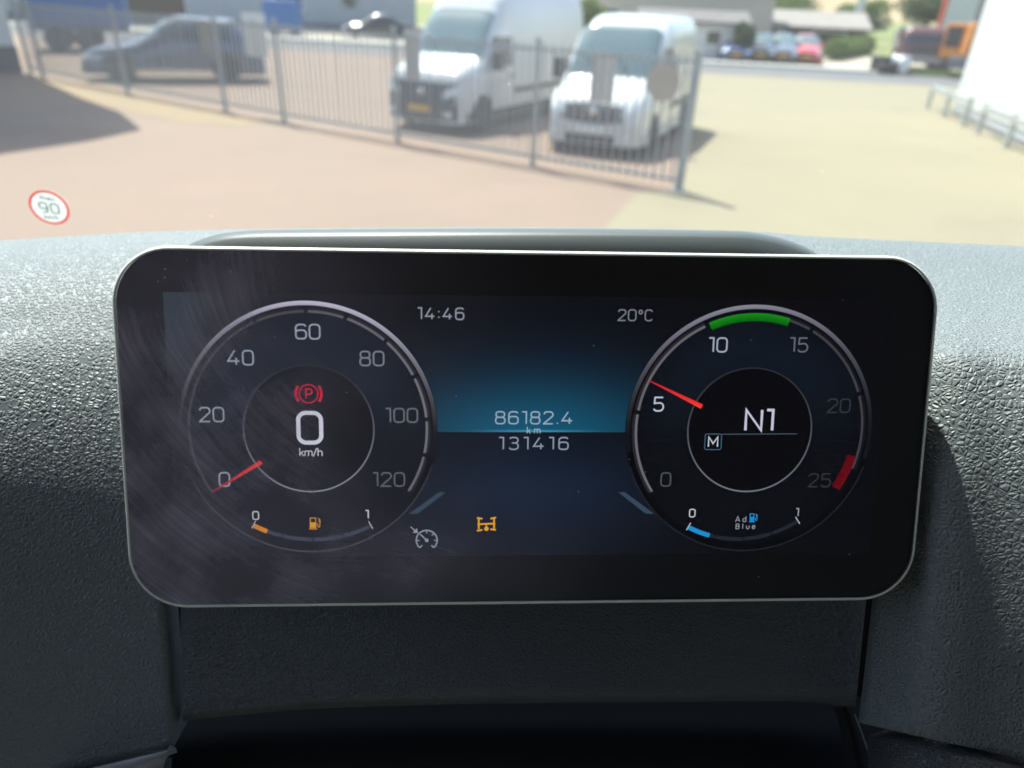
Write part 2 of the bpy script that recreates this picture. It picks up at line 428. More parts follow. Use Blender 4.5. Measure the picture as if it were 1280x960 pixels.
def arch(parent, body, x, r, sgn, m):
    mb = MB(); n = 18; rows = []
    for rr in (r*.35, r*1.13):
        row = []
        for k in range(n+1):
            a = math.pi*k/n*1.16-0.08*math.pi; px_, pz = x+rr*math.cos(a), max(body.zb+.02, r+rr*math.sin(a))
            row.append((px_, sgn*(body.side(px_, pz)+.004), pz))
        rows.append(row)
    return mb.grid(rows).build('wheel_arch', m, parent)

def make_van(name, label, M, paint, H, Ln, dark_front, plate, noseH=1.12, cowl=1.3, seed=0):
    root = empty(name, label, 'van', M)
    top = [(0, .62), (.05, .82), (.16, noseH-.14), (.32, noseH-.02), (.62, noseH+.10), (1.0, cowl), (1.22, cowl+.32), (1.52, cowl+.72), (1.72, cowl+.92), (1.95, H-.16), (2.4, H-.02), (3.2, H), (Ln-.25, H), (Ln-.06, H-.06), (Ln, H-.22)]
    plan = [(0, .70), (.08, .82), (.25, .92), (.6, .98), (1.1, 1.0), (Ln-.2, 1.0), (Ln, .97)]
    b = Body(Ln, 2.04, .22, top, plan, 7.0, 1.15, H, 0.10)
    b.mesh().build('body', paint, root, smooth=True)
    b.top_patch((1.04, 1.72), lambda x: 0.86-.07*(x-1.04)).build('windscreen', glass_tint, root, smooth=True)
    for k in (-.35, .3):
        zz = lambda x, y: b.topz(x, y)+.03
        MB().tube([(1.05, k, zz(1.05, k)), (1.2, k+.2, zz(1.2, k+.2)), (1.3, k+.42, zz(1.3, k+.42))], .012, 5).build('wiper', black_pl, root)
    front_m = black_pl if dark_front else paint
    bp = b.front_patch((-.88, .88), (.27, .58 if not dark_front else 1.0), 0.03 if not dark_front else .010, 20, 10).build('bumper', black_pl if dark_front else mat('grey_bumper', (.55, .55, .56), .5), root, smooth=True)
    b.front_patch((-.5, .5), (.25, .40), 0.045).build('air_intake', black_pl, root, smooth=True)
    b.front_patch((-.60, .60), (lambda y: .60+.14*abs(y)**2, lambda y: .95-.12*abs(y)**1.5), 0.016).build('grille', black_pl, root, smooth=True)
    for zz in (.70, .77, .84):
        b.front_patch((-.44, .44), (zz-.012, zz+.012), 0.026, 12, 1).build('grille_bar', mat('grille_bar', (.10, .10, .11), .3) if not dark_front else black_pl, root)
    MB().lathe([(0, -.02), (.075, -.02), (.085, 0), (.075, .02), (0, .02)], 20, Matrix.Translation((b.front(0, .82)-.03, 0, .82)) @ Matrix.Rotation(R(90), 4, 'Z')).build('badge', chrome, root, smooth=True)
    for sg in (-1, 1):
        ys = sorted((sg*.56, sg*.90))
        b.front_patch(ys, (lambda y: .70+.10*(abs(y)-.56)/.34, lambda y: .86+.14*(abs(y)-.56)/.34), 0.02).build('headlight', lampm, root, smooth=True)
        b.front_patch(sorted((sg*.60, sg*.76)), (.36, .46), 0.04).build('fog_lamp', lampm, root, smooth=True)
        b.side_patch(sg, (1.32, 2.15), 1.28, lambda x: min(1.86, b.zt(x)-.2)).build('side_window', glass_dark, root, smooth=True)
        b.side_patch(sg, (.35, Ln-.05), .24, .42, 0.012, 4, 20).build('sill', black_pl if dark_front else mat('grey_bumper', (.55, .55, .56), .5), root)
        b.side_patch(sg, (2.3, Ln-.3), .70, .80, 0.014, 2, 20).build('rub_strip', black_pl, root)
        for xs in (1.15, 2.25, 3.45):
            b.side_patch(sg, (xs, xs+.012), .45, 1.9 if xs > 1.2 else 1.25, 0.003, 8, 1).build('door_seam', black_pl, root)
        b.side_patch(sg, (2.05, 2.2), 1.05, 1.10, 0.03, 1, 3).build('door_handle', black_pl, root)
        yy = b.side(1.3, 1.35)
        mr = MB(); mr.box((1.22, sg*yy if sg > 0 else -yy-.26, 1.22), (1.34, yy+.26 if sg > 0 else -yy, 1.62)).build('mirror', black_pl, root, bevel=.03)
        for xw in (.92, Ln-1.15):
            arch(root, b, xw, .36, sg, black_pl)
            wheel(root, xw, sg*(b.side(xw, .5)-.075), .345, .2, sg)
    xf = b.front(0, .5)
    MB().box((xf-.055, -.26, .43), (xf-.035, .26, .545)).build('number_plate', plate, root)
    for sg in (-1, 1): b.front_patch(sorted((sg*.62, sg*.86)), (1.0, 1.3), .012, rear=True).build('tail_lamp', redlamp, root)
    return root
white_paint = mat('white_van_paint', (0.62, 0.63, 0.63), 0.25, coat=0.6, var=0.05, vscale=1.0)
plate_y = mat('yellow_plate', (0.70, 0.38, 0.03), 0.4)
plate_w = mat('white_plate', (0.75, 0.75, 0.72), 0.4)
hd = lambda dx, dy: math.atan2(dy, dx)
van2 = make_van('white_van', 'white panel van with dark grille and round badge behind the fence end post', frame((1.27, 14.1, 0), hd(-.36, -.93)), white_paint, 2.42, 5.2, False, plate_w)
van1 = make_van('delivery_van', 'tall white delivery van with black bumper and orange number plate behind the fence', frame((-2.2, 16.0, 0), hd(-.46, -.888)), white_paint, 2.85, 6.2, True, plate_y, 1.28, 1.45)

def make_car(name, label, M, paint, L=4.6, W=1.82, H=1.44, cat='car', group=None, plate=None, estate=False, detail=True):
    root = empty(name, label, cat, M, group)
    rear = [(L-1.15, H*.80), (L-.85, 1.02), (L-.25, .98), (L-.06, .86), (L, .60)] if not estate else [(L-.75, H-.05), (L-.35, 1.12), (L-.12, .98), (L-.03, .8), (L, .6)]
    top = [(0, .48), (.06, .62), (.18, .70), (.6, .82), (1.28, .95), (1.55, 1.10), (2.0, H-.09), (2.3, H-.01), (2.75, H), (L-1.75, H-.03)]+rear
    plan = [(0, .66), (.1, .80), (.35, .93), (.9, 1.0), (L-.8, 1.0), (L-.2, .92), (L, .76)]
    b = Body(L, W, .20, top, plan, 4.2, .86, H, .24)
    b.mesh().build('body', paint, root, smooth=True)
    b.top_patch((1.36, 2.05), lambda x: .66-.1*(x-1.36)).build('windscreen', glass_tint, root, smooth=True)
    rx = (L-1.62, L-.98) if not estate else (L-.74, L-.4)
    b.top_patch(rx, .55).build('rear_window', glass_dark, root, smooth=True)
    b.front_patch((-.34, .34), (.46, .62), .012).build('grille', black_pl, root, smooth=True)
    b.front_patch((-.6, .6), (.24, .36), .012).build('air_intake', black_pl, root, smooth=True)
    xf = b.front(0, .42); MB().box((xf-.03, -.26, .37), (xf-.012, .26, .47)).build('number_plate', plate or plate_y, root)
    for sg in (-1, 1):
        b.front_patch(sorted((sg*.45, sg*.78)), (.50, lambda y: .60+.06*(abs(y)-.45)), .01).build('headlight', lampm, root, smooth=True)
        b.front_patch(sorted((sg*.45, sg*.76)), (.68, .82), .01, rear=True).build('tail_lamp', redlamp, root, smooth=True)
        zt = lambda x: min(H-.13, b.zt(x)-.09)
        b.side_patch(sg, (1.78, 2.72), .93, lambda x: max(.95, zt(x))).build('side_window', glass_dark, root, smooth=True)
        b.side_patch(sg, (2.80, L-1.22 if not estate else L-.75), .94, lambda x: max(.96, zt(x))).build('side_window', glass_dark, root, smooth=True)
        if detail:
            for xs in (1.55, 2.74, 3.55): b.side_patch(sg, (xs, xs+.01), .3, .92, .003, 6, 1).build('door_seam', black_pl, root)
            for xs in (2.5, 3.4): b.side_patch(sg, (xs, xs+.16), .80, .83, .02, 1, 3).build('door_handle', paint, root)
            b.side_patch(sg, (1.05, L-1.2), .21, .30, .01, 2, 12).build('sill', chrome if detail == 2 else black_pl, root)
        yy = b.side(1.75, .98); MB().box((1.68, yy if sg > 0 else -yy-.17, .92), (1.80, yy+.17 if sg > 0 else -yy, 1.07)).build('mirror', paint, root, bevel=.03)
        for xw in (.86, L-.95):
            arch(root, b, xw, .33, sg, black_pl); wheel(root, xw, sg*(b.side(xw, .45)-.06), .325, .21, sg)
    return root
navy = mat('navy_paint', (0.07, 0.10, 0.17), 0.12, metal=0.35, coat=1.0)
blackp = mat('black_paint', (0.015, 0.016, 0.018), 0.14, coat=1.0)
greyp = mat('grey_paint', (0.14, 0.15, 0.17), 0.2, metal=0.4, coat=1.0)
silverp = mat('silver_paint', (0.45, 0.47, 0.50), 0.22, metal=0.5, coat=1.0)
redp = mat('red_paint', (0.55, 0.04, 0.03), 0.2, coat=1.0)
bluep = mat('blue_paint', (0.05, 0.09, 0.22), 0.2, coat=1.0)
make_car('parked_car', 'tall dark navy estate car parked side-on behind the grey fence', frame(G(112, 99), hd(-.94, -.34)) @ Matrix.Scale(1.2, 4), navy, 4.2, 1.68, 1.5, detail=2, estate=True)
make_car('parked_car', 'black car with a bright glint parked across the road', frame((-11.9, 50.6, 0), hd(-.97, -.2)), blackp, 4.7, 1.85, 1.45)
for i, (px, py, p, lab, es) in enumerate((
        (918, 79, bluep, 'dark blue car at the house end of the parked row', True), (948, 80, blackp, 'black car in the row parked by the hedge', False),
        (976, 81, greyp, 'dark grey car parked beside the red one', True), (1006, 82, redp, 'bright red car at the hedge end of the parked row', False))):
    q = G(px, py-1); make_car('parked_car', lab, frame((q.x, q.y, 0), hd(-.25, -.97)), p, 4.2, 1.78, 1.48, group='cars parked across the road', estate=es, detail=False)

# ---- fence
steel = mat('galvanised_steel', (0.33, 0.365, 0.38), 0.5, metal=0.15, var=0.25, vscale=6)
FA, FB = Vector((2.53, 11.53, 0)), Vector((-15.2, 23.4, 0))
def fpt(t):                                 # the fence line, very slightly bent
    return FA.lerp(FB, t)+Vector((0.10, 0.15, 0))*(-4*t*(1-t))
flen = (FB-FA).length; fdir = (FB-FA).normalized(); fang = math.atan2(fdir.y, fdir.x)
def ft(px, py): q = G(px, py); return (q-FA).dot(fdir)/flen
fence = empty('steel_fence', 'grey galvanised steel bar fence with square posts along the yard', 'fence', Matrix.Translation(FA))
posts = [0.0]+[ft(*p) for p in ((660, 208), (497, 177), (353, 152), (287, 138), (168, 115), (60, 95))]+[1.0]
pm = None
def ph_(t): return 2.0
for i, t in enumerate(posts):
    w = .11 if i == 0 else .07
    q = fpt(t)-FA; mb = MB(); M = Matrix.Translation(q) @ Matrix.Rotation(fang, 4, 'Z')
    mb.box((-w/2, -w/2, 0), (w/2, w/2, 2.02), M)
    po = mb.build('post', steel, fence, bevel=.006)
    MB().box((-w/2-.012, -w/2-.012, 2.02), (w/2+.012, w/2+.012, 2.045), M).build('post_cap', steel, po)
    MB().box((-w, -w, 0.0), (w, w, .012), M).build('base_plate', steel, po)
pale_me = None
for i in range(len(posts)-1):
    a, b = fpt(posts[i])-FA, fpt(posts[i+1])-FA
    d = (b-a); ln = d.length; d.normalize()
    for z in (1.88, .16):
        MB().bar(a+d*.06+Vector((0, 0, z)), b-d*.06+Vector((0, 0, z)), .03, .045).build('rail', steel, fence)
    n = max(2, round((ln-.12)/.148))
    for k in range(1, n):
        q = a+d*(ln*k/n)
        if pale_me is None:
            o = MB().box((-.015, -.011, .08), (.015, .011, 1.96)).build('pale', steel, fence); pale_me = o.data
        else:
            o = bpy.data.objects.new('pale', pale_me); sc.collection.objects.link(o); o.parent = fence
        o.location = q+Vector((0, 0, random.uniform(-.004, .004))); o.rotation_euler = (random.gauss(0, .004), random.gauss(0, .004), math.atan2(d.y, d.x))
# boards hung on the fence
def fsign(name, label, px, py, w, h, m, disc=False, side=1, group=None):
    d = ray(px, py); nrm = Vector((-fdir.y, fdir.x, 0))
    t = (FA-CC).dot(nrm)/d.dot(nrm); q = CC+d*t
    if nrm.y > 0: nrm = -nrm
    q = q+nrm*(.035*side)
    M = Matrix.Translation(q) @ Matrix.Rotation(fang, 4, 'Z')
    root = empty(name, label, 'sign', M, group)
    if disc: MB().lathe([(0, -.004), (w/2, -.004), (w/2, .004), (0, .004)], 40).build('panel', m, root)
    else: MB().box((-w/2, -.004, -h/2), (w/2, .004, h/2)).build('panel', m, root, bevel=.002)
    for z in (-.32*h, .32*h): MB().box((-.05, -.03*side if side > 0 else .0, z-.012), (.05, .0 if side > 0 else .03, z+.012)).build('clip', steel, root)
    return root
boardm = mat('grey_board_back', (0.52, 0.50, 0.47), 0.6, var=0.12, vscale=5)
discm = mat('disc_back', (0.40, 0.35, 0.30), 0.6, var=0.12, vscale=5)
brown = mat('brown_board', (0.33, 0.27, 0.21), 0.7, var=0.2, vscale=6)
whitebd = mat('white_board', (0.75, 0.74, 0.72), 0.6, var=0.06, vscale=5)
fsign('board', 'pale rectangular board hung on the fence before the tall delivery van', 517, 68, .40, .86, boardm)
fsign('board', 'pale rectangular board hung on the fence before the white van windscreen', 755, 97, .44, .74, boardm)
fsign('round_sign', 'grey back of a round sign on the fence beside the end post', 830, 103, .55, .55, discm, True)
fsign('board', 'narrow brown board on the fence before the navy car', 258, 47, .36, .68, brown)
fsign('board', 'wide white board on the fence behind its bars', 317, 44, .80, .86, whitebd, side=-1)

# ---- buildings
def box_building(name, label, loc, rotz, w, d, h, wallm, roofm=None, windows=(), plinth=None, roof_over=.3, gable=0.0, cat='building', group=None):
    root = empty(name, label, cat, Matrix.Translation(loc) @ Matrix.Rotation(rotz, 4, 'Z'), group)
    MB().box((-w/2, 0, 0), (w/2, d, h)).build('wall', wallm, root)
    if plinth: MB().box((-w/2-.03, -.03, 0), (w/2+.03, d+.03, plinth[0])).build('plinth', plinth[1], root)
    if roofm:
        if gable:
            o = roof_over; mb = MB()
            vs = [(-w/2-o, -o, h), (w/2+o, -o, h), (w/2+o, d+o, h), (-w/2-o, d+o, h), (-w/2-o, d/2, h+gable), (w/2+o, d/2, h+gable)]
            vs += [(x, y, z+.15) for x, y, z in vs]
            mb.add(vs, [(6,7,11,10), (9,8,11,10)[::-1], (0,1,5,4), (3,2,5,4), (0,1,7,6), (3,2,8,9), (0,4,10,6), (4,3,9,10), (1,5,11,7), (5,2,8,11)])
            mb.build('roof', roofm, root)
        else: MB().box((-w/2-roof_over, -roof_over, h), (w/2+roof_over, d+roof_over, h+.2)).build('roof', roofm, root, bevel=.02)
    fr = mat('window_frame', (.75, .75, .73), .5)
    for (x, z, ww, hh, kind) in windows:
        f = MB(); t = .07
        f.box((x-ww/2, -.04, z), (x-ww/2+t, .02, z+hh)).box((x+ww/2-t, -.04, z), (x+ww/2, .02, z+hh)).box((x-ww/2+t, -.04, z), (x+ww/2-t, .02, z+t)).box((x-ww/2+t, -.04, z+hh-t), (x+ww/2-t, .02, z+hh))
        wn_ = f.build('door' if kind == 'd' else 'window', fr, root)
        MB().box((x-ww/2+t, -.02, z+t), (x+ww/2-t, -.005, z+hh-t)).build('pane', glass_dark, wn_)
        if kind != 'd': MB().box((x-ww/2-.06, -.10, z-.06), (x+ww/2+.06, .0, z-.005)).build('sill', fr, wn_)
    return root
cream = mat('cream_render', (0.52, 0.48, 0.38), 0.85, var=0.12, vscale=0.7)
whitew = mat('white_cladding', (0.62, 0.64, 0.63), 0.55, var=0.05, vscale=0.5)
slate = mat('slate_roof', (0.16, 0.15, 0.15), 0.8, var=0.3, vscale=2)
tile = mat('tile_roof', (0.30, 0.27, 0.25), 0.8, var=0.25, vscale=2)
greyc = mat('grey_cladding', (0.36, 0.40, 0.42), 0.5, var=0.1, vscale=1)
dgrey = mat('dark_concrete', (0.16, 0.17, 0.18), 0.8, var=0.2, vscale=1)
# white hall on the right: its corner and its long wall
W0, W1 = G(1191, 141), G(1283, 184)
wd = (W1-W0); wd.z = 0; wd.normalize(); wn2 = Vector((-wd.y, wd.x, 0))
if wn2.x < 0: wn2 = -wn2
hall = empty('white_hall', 'large white clad hall with a grey base strip beside the beige concrete', 'building', Matrix.Translation(W0))
def along(s, off, z): return wd*s+wn2*off+Vector((0, 0, z))
hl = 16.0
mb = MB(); vs = [along(s, o, z) for z in (0, 6.5) for s, o in ((0, 0), (hl, 0), (hl, 14), (0, 14))]
mb.add(vs, [(0,1,2,3), (4,5,6,7), (0,1,5,4), (1,2,6,5), (2,3,7,6), (3,0,4,7)]); mb.build('wall', whitew, hall)
n = 9
for k in range(n):                          # vertical cladding panels proud of the wall
    a, b = hl*k/n+.01, hl*(k+1)/n-.01
    mb = MB(); vs = [along(s, o, z) for z in (.30, 6.4) for s, o in ((a, -.05), (b, -.05), (b, -.003), (a, -.003))]
    mb.add(vs, [(0,1,2,3), (4,5,6,7), (0,1,5,4), (1,2,6,5), (2,3,7,6), (3,0,4,7)]); mb.build('panel', whitew, hall, bevel=.008)
mb = MB(); vs = [along(s, o, z) for z in (0, .12) for s, o in ((-.04, -.07), (hl, -.07), (hl, -.003), (-.04, -.003))]
mb.add(vs, [(0,1,2,3), (4,5,6,7), (0,1,5,4), (1,2,6,5), (2,3,7,6), (3,0,4,7)]); mb.build('plinth', dgrey, hall)
mb = MB(); vs = [along(s, o, z) for z in (6.5, 6.8) for s, o in ((-.15, -.15), (hl, -.15), (hl, 14), (-.15, 14))]
mb.add(vs, [(0,1,2,3), (4,5,6,7), (0,1,5,4), (1,2,6,5), (2,3,7,6), (3,0,4,7)]); mb.build('parapet', greyc, hall)
# guard rails in front of the hall
railm = mat('rail_grey', (0.42, 0.45, 0.43), 0.55, metal=0.2, var=0.2, vscale=4)
def guard(label, s0, s1, nposts):
    base = W0+along(s0, -.55, 0); root = empty('guard_rail', label, 'guard rail', Matrix.Translation(base))
    d = wd*(s1-s0)
    MB().bar(Vector((0, 0, .62)), d+Vector((0, 0, .62)), .07, .16).build('rail', railm, root, bevel=.02)
    for k in range(nposts):
        q = d*(k/(nposts-1))*.97+d*.015; MB().box((q.x-.05, q.y-.05, 0), (q.x+.05, q.y+.05, .74)).build('post', railm, root, bevel=.008)
guard('low grey guard rail at the far corner of the white hall', -.9, 3.3, 3)
guard('low grey guard rail along the wall of the white hall, past a gap', 4.5, 9.0, 3)
# house across the road
q = G(905, 79); 
box_building('house', 'cream rendered house with two windows across the road', (9.6, 52, 0), R(-10), 12, 9, 6.2, cream, slate, [(-4.2, 1.0, 1.1, 1.3, 'w'), (-1.6, 1.0, 1.1, 1.3, 'w'), (1.4, .05, 1.0, 2.1, 'd'), (3.9, 1.0, 1.1, 1.3, 'w')], gable=3.0)
box_building('garage', 'low white garage with a dark slate roof before the cream house', (9.2, 44.4, 0), R(-8), 5.6, 4.0, 1.75, mat('white_render', (.62, .62, .60), .85, var=.1, vscale=1), slate, [(-1.3, .05, 2.0, 1.5, 'd'), (1.2, .7, .9, .8, 'w')], gable=.55)
box_building('carport', 'low building with a pale grey tiled roof behind the red car', (19.4, 57.5, 0), R(-10), 9.5, 6, 1.5, mat('timber_dark', (.10, .085, .07), .8, var=.3), tile, [(-2.2, .2, 2.4, 1.2, 'd'), (2.2, .2, 2.4, 1.2, 'd')], gable=1.0)
box_building('warehouse', 'long grey clad warehouse beyond the navy car', (-24, 56, 0), R(8), 32, 14, 6, greyc, dgrey, [(-9, .05, 4, 3.6, 'd'), (-2, .05, 4, 3.6, 'd'), (7, 1.2, 2, 1.2, 'w')], plinth=(.5, dgrey))
q = G(28, 91)
box_building('grey_building', 'pale grey clad building with a dark plinth at the fence corner', (q.x-3*math.cos(R(36)), q.y-3*math.sin(R(36)), 0), R(36), 6, 8, 7.0, mat('light_cladding', (.66, .72, .74), .5, var=.08, vscale=1), dgrey, [], plinth=(.75, dgrey), roof_over=.1)
# roof added out of view, outline worked back from the shadow in the corner
off = Vector((SD.x, SD.y, 0))/SD.z
CH = 5.0
def shade(px, py): return G(px, py)+off*CH
cp = [shade(176, 161), shade(110, 175), shade(0, 191), shade(-170, 215), shade(-330, 180), shade(-260, 95), shade(35, 92), shade(100, 122), shade(150, 140)]
can = empty('added_canopy', 'added flat grey roof on slim posts out of view, shaped to shade the yard corner', 'added_canopy', Matrix.Translation((cp[3].x, cp[3].y, 0)))
mb = MB(); mb.prism([(p.x-cp[3].x, p.y-cp[3].y) for p in cp], CH, CH+.22); mb.build('roof', greyc, can)
for k in (3, 4, 5):
    p = cp[k].lerp(cp[0], .06); MB().tube([(p.x-cp[3].x, p.y-cp[3].y, 0), (p.x-cp[3].x, p.y-cp[3].y, CH)], .08, 10).build('post', steel, can)

# ---- blue box trailer and blue container beyond the car
bluebox = mat('blue_sheet', (0.035, 0.15, 0.40), 0.45, var=0.15, vscale=2)
def container(name, label, loc, rotz, w, d, z0, h, wheels):
    root = empty(name, label, 'trailer' if wheels else 'container', Matrix.Translation(loc) @ Matrix.Rotation(rotz, 4, 'Z'))
    MB().box((-w/2, 0, z0), (w/2, d, z0+h)).build('box', bluebox, root, bevel=.03)
    n = int(w/.35)
    for k in range(n):
        x = -w/2+w*(k+.5)/n; MB().box((x-.07, -.035, z0+.12), (x+.07, -.001, z0+h-.12)).build('rib', bluebox, root)
    if wheels:
        MB().box((-w/2+.1, .2, z0-.2), (w/2-.1, d-.2, z0-.001)).build('chassis', dgrey, root)
        for x in (-w/2+.9, -w/2+2.0):
            for y in (.1, d-.1): wheel(root, x, y, .46, .26, -1 if y < 1 else 1)
    else:
        for x in (-w/2+.3, w/2-.3): MB().box((x-.12, .1, 0), (x+.12, d-.1, z0-.001)).build('skid', dgrey, root)
    return root
q = G(98, 66); container('box_trailer', 'blue box trailer on dark wheels beyond the navy car', (q.x, q.y+.5, 0), R(24), 3.6, 2.3, .95, 1.9, True)
q = G(352, 44); container('waste_container', 'small blue waste container behind the white board on the fence', (q.x, q.y, 0), R(5), 2.0, 2.0, .25, 1.7, False)

# ---- greenery
q = G(424, 42); bush('young_tree', 'pale green young tree beyond the road by the black car', (q.x-.5, q.y+4, 0), 3.0, 3.8, 'light', 11, 'tree', trunk=.9)
q = G(706, 60); bush('garden_bush', 'bright green bush seen between the two vans', (3.4, 47, 0), 3.0, 3.2, 'light', 12)
q = G(930, 79); bush('conifer', 'slim green conifer between the garage and the parked cars', (q.x, q.y+1.0, 0), 1.2, 1.9, 'dark', 13, 'tree', n=450, trunk=.05)
hedge('hedge', 'clipped light green hedge along the drive across the road', G(1038, 77)+Vector((0, .5, 0)), G(1098, 70)+Vector((0, 2, 0)), 1.2, 1.25, 'light', 14)
q = G(1095, 62); bush('round_bush', 'dark green round bush behind the clipped hedge', (q.x, q.y+4, 0), 4.6, 2.7, 'dark', 15, trunk=.2)
q = G(1035, 60); bush('garden_tree', 'yellow green tree behind the grey tiled roof', (q.x+3, q.y+22, 0), 6.5, 4.6, 'light', 16, 'tree', trunk=.8)
bush('garden_tree', 'dark tree beside the corner of the cream house', (20.5, 76, 0), 5.0, 4.6, 'dark', 17, 'tree', trunk=.8)
for i, (x, y, w, h, k) in enumerate(((30, 95, 8, 5, 'dark'), (41, 100, 7, 4.4, 'light'), (52, 105, 9, 5.2, 'dark'), (24, 110, 8, 5.5, 'dark'))):
    bush('field_tree', ['broad dark tree at the field edge', 'pale green tree at the field edge', 'large dark tree at the field edge toward the tall sign mast', 'dark tree at the field edge behind the house'][i], (x, y, 0), w, h, k, 20+i, 'tree', 'trees along the field edge', trunk=.8, size=.22)
# verge of grass before the trucks
def grass(name, a, b, w, n, seed):
    rnd = random.Random(seed); mb = MB(); d = b-a
    for _ in range(n):
        p = a+d*rnd.random()+Vector((rnd.gauss(0, w*.3), rnd.gauss(0, w*.3), 0)); h = rnd.uniform(.06, .2); an = rnd.random()*6.28
        e = Vector((math.cos(an), math.sin(an), 0))*.03
        mb.add([p-e, p+e, p+Vector((rnd.gauss(0, .05), rnd.gauss(0, .05), h))], [(0, 1, 2)])
    o = mb.build(name, leafm['light'], recalc=False); return tag(o, 'strip of grass at the road verge below the parked lorry', 'grass', kind='stuff')
grass('verge_grass', Vector((18.6, 39.2, .12)), Vector((26, 37.6, .12)), 1.3, 5000, 5)

# ---- lorry, digger, mast and scrap beside the hall
def lorry(name, label, M, cabm, H=2.5):
    root = empty(name, label, 'lorry', M)
    b = Body(2.2, 2.4, .45, [(0, 1.0), (.05, 1.35), (.14, 1.6), (.4, H-.12), (.6, H), (2.1, H), (2.2, H-.2)], [(0, .9), (.12, .97), (.3, 1), (2.2, 1)], 9, 1.3, H, .05)
    b.mesh().build('cab', cabm, root, smooth=True)
    b.front_patch((-.98, .98), (1.42, lambda y: H-.35), .012).build('windscreen', glass_dark, root, smooth=True)
    b.front_patch((-.7, .7), (.95, 1.25), .012).build('grille', black_pl, root, smooth=True)
    b.front_patch((-1.02, 1.02), (.48, .80), .04).build('bumper', mat('lorry_bumper', (.30, .31, .32), .5), root, smooth=True)
    for sg in (-1, 1):
        b.front_patch(sorted((sg*.62, sg*.95)), (.58, .72), .05).build('headlight', lampm, root, smooth=True)
        b.side_patch(sg, (.5, 1.4), 1.45, H-.4).build('side_window', glass_dark, root, smooth=True)
        MB().box((.2, sg*1.22 if sg > 0 else -1.42, 1.5), (.34, 1.42 if sg > 0 else -1.22, 2.1)).build('mirror', black_pl, root, bevel=.03)
        for x in (1.2, 4.9): wheel(root, x, sg*1.02, .48, .28, sg)
    MB().box((1.0, -.5, .55), (6.2, .5, .85)).build('chassis', dgrey, root)
    MB().box((2.4, -1.22, .95), (6.3, 1.22, 1.9)).build('load_bed', mat('bed_grey', (.22, .20, .19), .7, var=.3), root, bevel=.03)
    return root
q = G(1157, 93); lorry('parked_lorry', 'dark maroon lorry facing the road beside the white hall', frame((q.x, q.y+.6, 0), hd(-.35, -.93)), mat('maroon_paint', (.14, .055, .06), .35, coat=.4, var=.2), 2.15)
orange = mat('orange_machine', (0.75, 0.26, 0.03), 0.4, var=0.15, vscale=3)
q = G(1196, 97); root = empty('excavator', 'orange excavator with folded arm tucked behind the white hall', 'excavator', frame((q.x+.8, q.y+1.5, 0), hd(-.6, -.8)))
for sg in (-1, 1):
    mb = MB(); pts = []
    for k in range(24):
        a = 2*math.pi*k/24; pts.append((1.1*math.copysign(abs(math.cos(a))**.5, math.cos(a)), .32+.32*math.copysign(abs(math.sin(a))**.6, math.sin(a))))
    vs = [(x, sg*.75-.2, z) for x, z in pts]+[(x, sg*.75+.2, z) for x, z in pts]
    mb.add(vs, [tuple(range(23, -1, -1)), tuple(range(24, 48))]+[(i, (i+1) % 24, 24+(i+1) % 24, 24+i) for i in range(24)]); mb.build('track', rubber, root)
MB().lathe([(.45, 0), (.45, .14)], 20, Matrix.Translation((0, 0, .64)) @ Matrix.Rotation(R(90), 4, 'X')).build('turntable', dgrey, root)
MB().box((-.3, -.95, .80), (1.25, .95, 1.55)).build('engine_cover', orange, root, bevel=.08)
c_ = MB().box((-1.0, .05, .80), (.0, .95, 2.35)).build('cab', orange, root, bevel=.06)
MB().box((-1.012, .15, 1.3), (-1.001, .85, 2.2)).build('pane', glass_dark, c_)
MB().box((-.9, .951, 1.3), (-.1, .962, 2.2)).build('pane', glass_dark, c_)
MB().bar((-.6, -.3, 1.0), (-1.9, -.3, 2.35), .28, .32).build('boom', orange, root, bevel=.03)
MB().bar((-1.85, -.3, 2.4), (-2.5, -.3, 1.0), .2, .24).build('stick', orange, root, bevel=.03)
mb = MB(); mb.prism([(-.35, -.45), (.35, -.45), (.35, .45), (-.35, .45)], 0, .5)
mb.v = [(x*(1-.4*z)-2.6, y-.3, z+.45) for x, y, z in mb.v]; mb.build('bucket', dgrey, root, bevel=.03)
# tall pale advertising mast with a red flank, and the grey tower behind the hall corner
q = G(1178, 92)
root = empty('sign_tower', 'tall pale sign tower with a red edge behind the lorry', 'sign', Matrix.Translation((24.5, 46, 0)) @ Matrix.Rotation(R(-20), 4, 'Z'))
MB().box((-.75, -.2, 0), (.75, .2, 6)).build('panel', mat('pale_green_panel', (.55, .62, .55), .5, var=.1, vscale=1), root, bevel=.02)
MB().box((-.95, -.22, 1.4), (-.753, .22, 6)).build('red_edge', mat('red_panel', (.6, .10, .05), .5), root)
MB().box((-1.0, -.4, 0), (1.0, .4, .35)).build('footing', dgrey, root, bevel=.02)
box_building('grey_tower_building', 'plain grey block standing behind the corner of the white hall', (27.5, 47, 0), R(-15), 4.0, 5, 8, mat('mid_grey_wall', (.30, .30, .31), .7, var=.1), dgrey, [(-.9, 1.0, 1.0, 1.2, 'w'), (.9, 1.0, 1.0, 1.2, 'w')], roof_over=.1)
root = empty('roadside_pylon', 'slim white and red banner pole beyond the clipped hedge', 'sign', Matrix.Translation((27.0, 66, 0)))
MB().tube([(0, 0, 0), (0, 0, 3.9)], .05, 8).build('pole', alloy, root)
MB().box((-.35, -.03, 2.3), (.35, .03, 3.8)).build('banner', whitebd, root)
MB().box((-.35, -.028, 1.2), (.35, .028, 2.297)).build('lower_banner', mat('pink_banner', (.55, .25, .22), .6), root)
